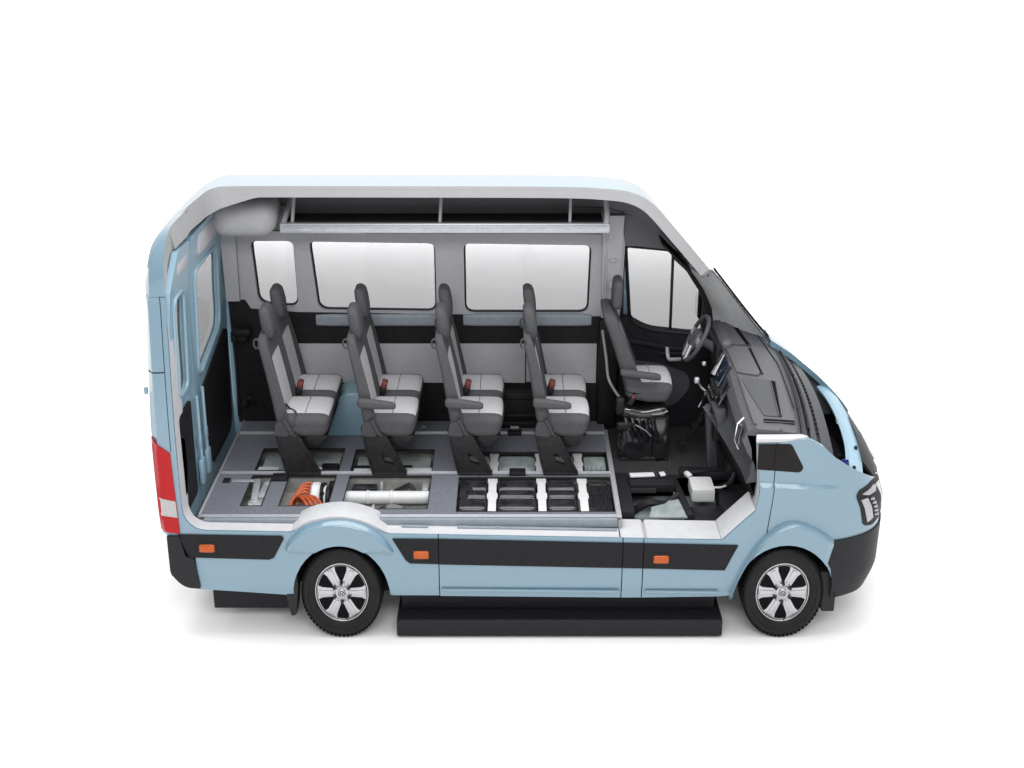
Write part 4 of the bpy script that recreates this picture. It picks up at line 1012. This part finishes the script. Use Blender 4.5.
# lower dash: grey glovebox and console leaning forward
b = B()
def gl(i, j):
    y = .06 - .96 * i
    pr_ = [(2.58, 1.33), (2.62, 1.345), (2.685, 1.36), (2.70, 1.42), (2.71, 1.50)]
    lo = [(2.755, 1.165), (2.775, 1.23), (2.785, 1.32), (2.775, 1.42), (2.74, 1.52)]
    m_ = j * 4; a = int(min(m_, 3)); t = m_ - a; k = min(1, i * 1.3) ** .8
    A = Vector(pr_[a]).lerp(Vector(pr_[a + 1]), t); C = Vector(lo[a]).lerp(Vector(lo[a + 1]), t)
    p = A.lerp(C, k); return (p.x, y, p.y)
b.grid(gl, 24, 16); b.raw([gl(1, j / 16) for j in range(17)] + [(2.95, -.90, 1.5), (2.95, -.90, 1.2)], [tuple(range(19))])
part(b, 'glovebox', 'dashgrey', da)
b = B(); b.grid(lambda i, j: (lambda p: (p[0] + .02 + .16 * j, p[1], p[2] + .01 - .42 * j))(gl(i, 0)), 24, 6)
part(b, 'bulkhead', 'blackpl', da)
b = B(); b.prism(rnd([(2.60, 1.33), (2.66, 1.345), (2.72, .84), (2.64, .84)], .02), .03, .12, 'y', .02); b.prism([(2.62, 1.40), (2.72, 1.42), (2.74, 1.24), (2.66, 1.24)], -.20, .02, 'y', .03); part(b, 'centre_console', 'dashgrey', da)
b = B(); b.cyl((2.66, -.08, 1.37), (2.645, -.08, 1.385), .05, None, 20, 0, .006); part(b, 'cup_holder', 'gloss', da)
# gear lever and stalks
b = B(); b.tube([(2.66, .24, 1.36), (2.60, .26, 1.40), (2.57, .27, 1.44)], .014, 8, 0, 3); b.pillow((2.56, .275, 1.455), (.04, .04, .05), .015, 5, 1); b.pillow((2.61, .30, 1.58), (.03, .03, .035), .012, 5, 1); part(b, 'gear_lever', ['chrome', 'alu'], da, split=True)
# steering wheel
ctr = Vector((2.562, .43, 1.735)); ax = Vector((.46, 0, .89)); nrm = Vector((-.89, 0, .46))
b = B(); b.tube([ctr + ax * .180 * math.sin(2 * math.pi * k / 48) + Vector((0, .180 * math.cos(2 * math.pi * k / 48), 0)) for k in range(48)], .0165, 10, closed=True)
sw = part(b, 'steering_wheel', 'dashgrey')
mx = Matrix((Vector((0, 1, 0)), ax, nrm)).transposed().to_4x4(); mx.translation = ctr
b = B(); b.pillow((0, -.01, .0), (.15, .15, .07), .035, 8, mx=mx); b.tube([ctr, ctr - nrm * .12, ctr - nrm * .26 - Vector((0, 0, .04))], .035, 10); part(b, 'hub', 'dashgrey', sw)
b = B(); b.pillow((.115, .01, .01), (.13, .06, .022), .01, 4, mx=mx); b.pillow((-.115, .01, .01), (.13, .06, .022), .01, 4, mx=mx)
b.tube([mx @ Vector(p) for p in ((-.05, -.05, .02), (-.045, -.12, .012), (-.045, -.17, .005))], .02, 8); b.tube([mx @ Vector(p) for p in ((.05, -.05, .02), (.045, -.12, .012), (.045, -.17, .005))], .02, 8); part(b, 'spoke', 'rimalu', sw)
b = B(); b.tube([(2.62, .30, 1.14), (2.56, .34, 1.0), (2.50, .36, .92)], .012, 8); b.box((2.49, .36, .915), (.06, .08, .012), .004); b.tube([(2.66, .46, 1.14), (2.60, .46, 1.02)], .012, 8); b.box((2.58, .46, 1.0), (.03, .08, .06), .006); part(b, 'pedal', 'blackpl', split=True)

# ------------------------------------------------------------------ wheels (the bus is short for its height, the wheels match)
SX = .805
def wheel(cx, cz, sg, copy=None):
    if copy:
        c = copy.copy(); col.objects.link(c); c.parent = van; c.location = (cx - 1.3, sg * .95, cz); c.rotation_euler = (0, 0, 0 if sg < 0 else math.pi)
        for ch in copy.children: d = ch.copy(); col.objects.link(d); d.parent = c; d.location = ch.location
        return c
    b_ = B(); b_.lathe([(0, -.11), (.20, -.11), (.215, -.05), (.215, .0), (.0, .0)], (0, 0, 0), SX, 40); b_.lathe([(.0, -.03), (.15, -.03), (.155, -.02), (.05, .0), (0, .0)], (0, 0, 0), SX, 32)
    w = b_.build('wheel', 'black'); w.parent = van; w.location = (cx - 1.3, sg * .95, cz)
    t = B()
    prof = [(.205, -.20), (.235, -.225), (.30, -.235), (.335, -.215), (.349, -.18), (.3535, -.12)]
    prof += [(.3535, -.055), (.350, -.02), (.342, .008), (.325, .022), (.305, .027), (.29, .027), (.287, .023), (.26, .022), (.24, .014), (.228, .002), (.222, -.02)]
    t.lathe(prof, (0, 0, 0), SX, 72)
    for k in range(60):   # tread blocks round the shoulder
        a = 2 * math.pi * k / 60; ca, sa = math.cos(a), math.sin(a)
        m4 = Matrix(((SX * ca, 0, -SX * sa, 0), (0, 1, 0, 0), (sa, 0, ca, 0), (0, 0, 0, 1)))
        t.box((.3435, -.008, 0), (.006, .028, .029), .002, 0, m4, 1); t.box((.3500, .075, .008), (.006, .05, .029), .002, 0, m4, 1); t.box((.3500, .14, 0), (.006, .05, .029), .002, 0, m4, 1)
    o = t.build('tyre', 'rubber'); o.parent = w
    r = B()
    r.lathe([(.222, -.12), (.213, -.06), (.214, -.005), (.222, .006), (.229, .005), (.230, -.004), (.226, -.02)], (0, 0, 0), SX, 60)
    r.lathe([(.192, -.05), (.200, -.004), (.213, .002)], (0, 0, 0), SX, 60)
    for k in range(6):
        a = R(60 * k)
        ca, sa = math.cos(a), math.sin(a)
        m4 = Matrix(((SX * ca, 0, -SX * sa, 0), (0, 1, 0, 0), (sa, 0, ca, 0), (0, 0, 0, 1)))
        po = [(.045, -.036), (.10, -.038), (.17, -.044), (.206, -.060), (.206, .060), (.17, .044), (.10, .038), (.045, .036)]
        r.prism(po, -.002, .03, 'y', .007, 0, m4)
        r.prism([(.07, -.014), (.195, -.022), (.195, .022), (.07, .014)], -.008, .0, 'y', .004, 0, m4)
    r.lathe([(0, .012), (.05, .012), (.062, .004), (.068, -.02)], (0, 0, 0), SX, 36)
    o = r.build('rim', 'rimalu'); o.parent = w
    for k in range(6):
        a = R(60 * k + 30); n = B(); n.cyl((.072 * SX * math.cos(a), -.002, .072 * math.sin(a)), (.072 * SX * math.cos(a), -.022, .072 * math.sin(a)), .0125, .010, 6)
        o = n.build('wheel_nut', 'legmet'); o.parent = w
    n = B(); n.cyl((.03 * SX, -.004, -.197), (.03 * SX, -.03, -.194), .006, seg=8)
    o = n.build('tyre_valve', 'legmet'); o.parent = w
    c = B(); c.lathe([(0, .022), (.032, .020), (.038, .012)], (0, 0, 0), SX, 28, 0)
    ring = [(.026 * SX * math.cos(2 * math.pi * k / 24), -.0225, .018 * math.sin(2 * math.pi * k / 24)) for k in range(24)]
    c.tube(ring, .0022, 5, 1, closed=True)
    c.tube([(-.011, -.023, -.010), (-.006, -.0235, .011)], .0022, 5, 1); c.tube([(.006, -.023, -.011), (.011, -.0235, .010)], .0022, 5, 1); c.tube([(-.009, -.0235, -.001), (.009, -.0235, .002)], .002, 5, 1)
    o = c.build('hub_cap', ['rimalu', 'legmet']); o.parent = w
    return w
w0 = wheel(-.005, .354, -1); w0['group'] = 'minibus wheels'
wheel(3.05, .354, -1, w0); wheel(-.005, .354, 1, w0); wheel(3.05, .354, 1, w0)
# dark inner arches
b = B()
for cx, rx, rz in ((0, .345, .415), (3.045, .362, .435)):
    for sg in (-1, 1):
        for i in range(24):
            pass
        vs = []; fs = []
        for i in range(25):
            a = math.pi * i / 24
            for y in (.985, .60): vs.append((cx + rx * math.cos(a), sg * y, .33 + rz * math.sin(a)))
        for i in range(24): fs.append((2 * i, 2 * i + 1, 2 * i + 3, 2 * i + 2))
        b.raw(vs, fs); b.raw([(cx + rx * math.cos(math.pi * i / 24), sg * .60, .33 + rz * math.sin(math.pi * i / 24)) for i in range(25)], [tuple(range(25))])
part(b, 'wheel_well', 'black', split=True)
# step and boxes slung under the body
b = B(); b.prism([(-.98, .02), (-.98, .142), (-.95, .150), (-.70, .150), (-.70, .30), (-.62, .30), (-.62, .02)], .37, 2.645, 'x', .006); b.box((1.5, -.80, .25), (2.2, .08, .18), .01)
b.bar((.40, -.972, .146), (2.63, -.972, .146), .012, .010, .003)
part(b, 'side_step', 'darkpl', label='long black running step under the near side')
b = B(); b.box((-.66, -.64, .20), (.58, .24, .18), .012); b.box((-.66, -.66, .33), (.50, .20, .10), .012); part(b, 'underbody_box', 'darkpl', label='black box under the rear overhang')
b = B(); b.box((1.45, 0, .30), (4.3, 1.2, .14), .02); part(b, 'underbody', 'black')

# ------------------------------------------------------------------ light: a bright studio dome and two softboxes, plus an added lamp behind the bus
BASE_K, UP_K, BACK_K = .26, 1.1, .80      # studio dome: front horizon dim, ceiling and backdrop bright
w = bpy.data.worlds.new('World'); sc.world = w; w.use_nodes = True
nt = w.node_tree; bg = nt.nodes['Background']
tc = nt.nodes.new('ShaderNodeTexCoord'); sp = nt.nodes.new('ShaderNodeSeparateXYZ')
nt.links.new(tc.outputs['Generated'], sp.inputs[0])
def mth(op, a, b_=None):
    n = nt.nodes.new('ShaderNodeMath'); n.operation = op
    for i, v in enumerate((a, b_)):
        if v is None: continue
        if isinstance(v, (int, float)): n.inputs[i].default_value = v
        else: nt.links.new(v, n.inputs[i])
    return n.outputs[0]
up_ = mth('MAXIMUM', sp.outputs['Z'], 0.); bk = mth('MAXIMUM', sp.outputs['Y'], 0.)
val = mth('ADD', mth('ADD', mth('MULTIPLY', up_, UP_K), mth('MULTIPLY', bk, BACK_K)), BASE_K)
cmb = nt.nodes.new('ShaderNodeCombineColor')
for k in range(3): nt.links.new(val, cmb.inputs[k])
nt.links.new(cmb.outputs[0], bg.inputs['Color']); bg.inputs['Strength'].default_value = 1.0
def area(name, loc, rot, sx, sy, e):
    l = bpy.data.lights.new(name, 'AREA'); l.shape = 'RECTANGLE'; l.size = sx; l.size_y = sy; l.energy = e
    o = bpy.data.objects.new(name, l); col.objects.link(o); o.location = loc; o.rotation_euler = rot; return o
area('overhead_softbox', (1.3, -.5, 8.0), (0, 0, 0), 9, 5, 430)
area('added_ground_lamp', (1.2, 11.5, 2.6), (0, 0, 0), 14, 1.5, 1350)  # added lamp: brightens the ground behind the bus so the windows fade upward
area('front_softbox', (1.2, -10.5, 9.0), (math.atan2(10.5, 7.6), 0, 0), 7, 3.5, 700)

# ------------------------------------------------------------------ camera
cam = bpy.data.cameras.new('camera'); co = bpy.data.objects.new('camera', cam); col.objects.link(co)
co.location = (1.175, -9.014, 5.064); co.rotation_euler = (R(90 - 21.39), 0, 0)
cam.sensor_width = 36; cam.lens = 1330 / 1024 * 36; cam.clip_end = 1000
sc.camera = co
sc.view_settings.view_transform = 'Standard'; sc.view_settings.look = 'None'; sc.view_settings.exposure = 0; sc.view_settings.gamma = 1
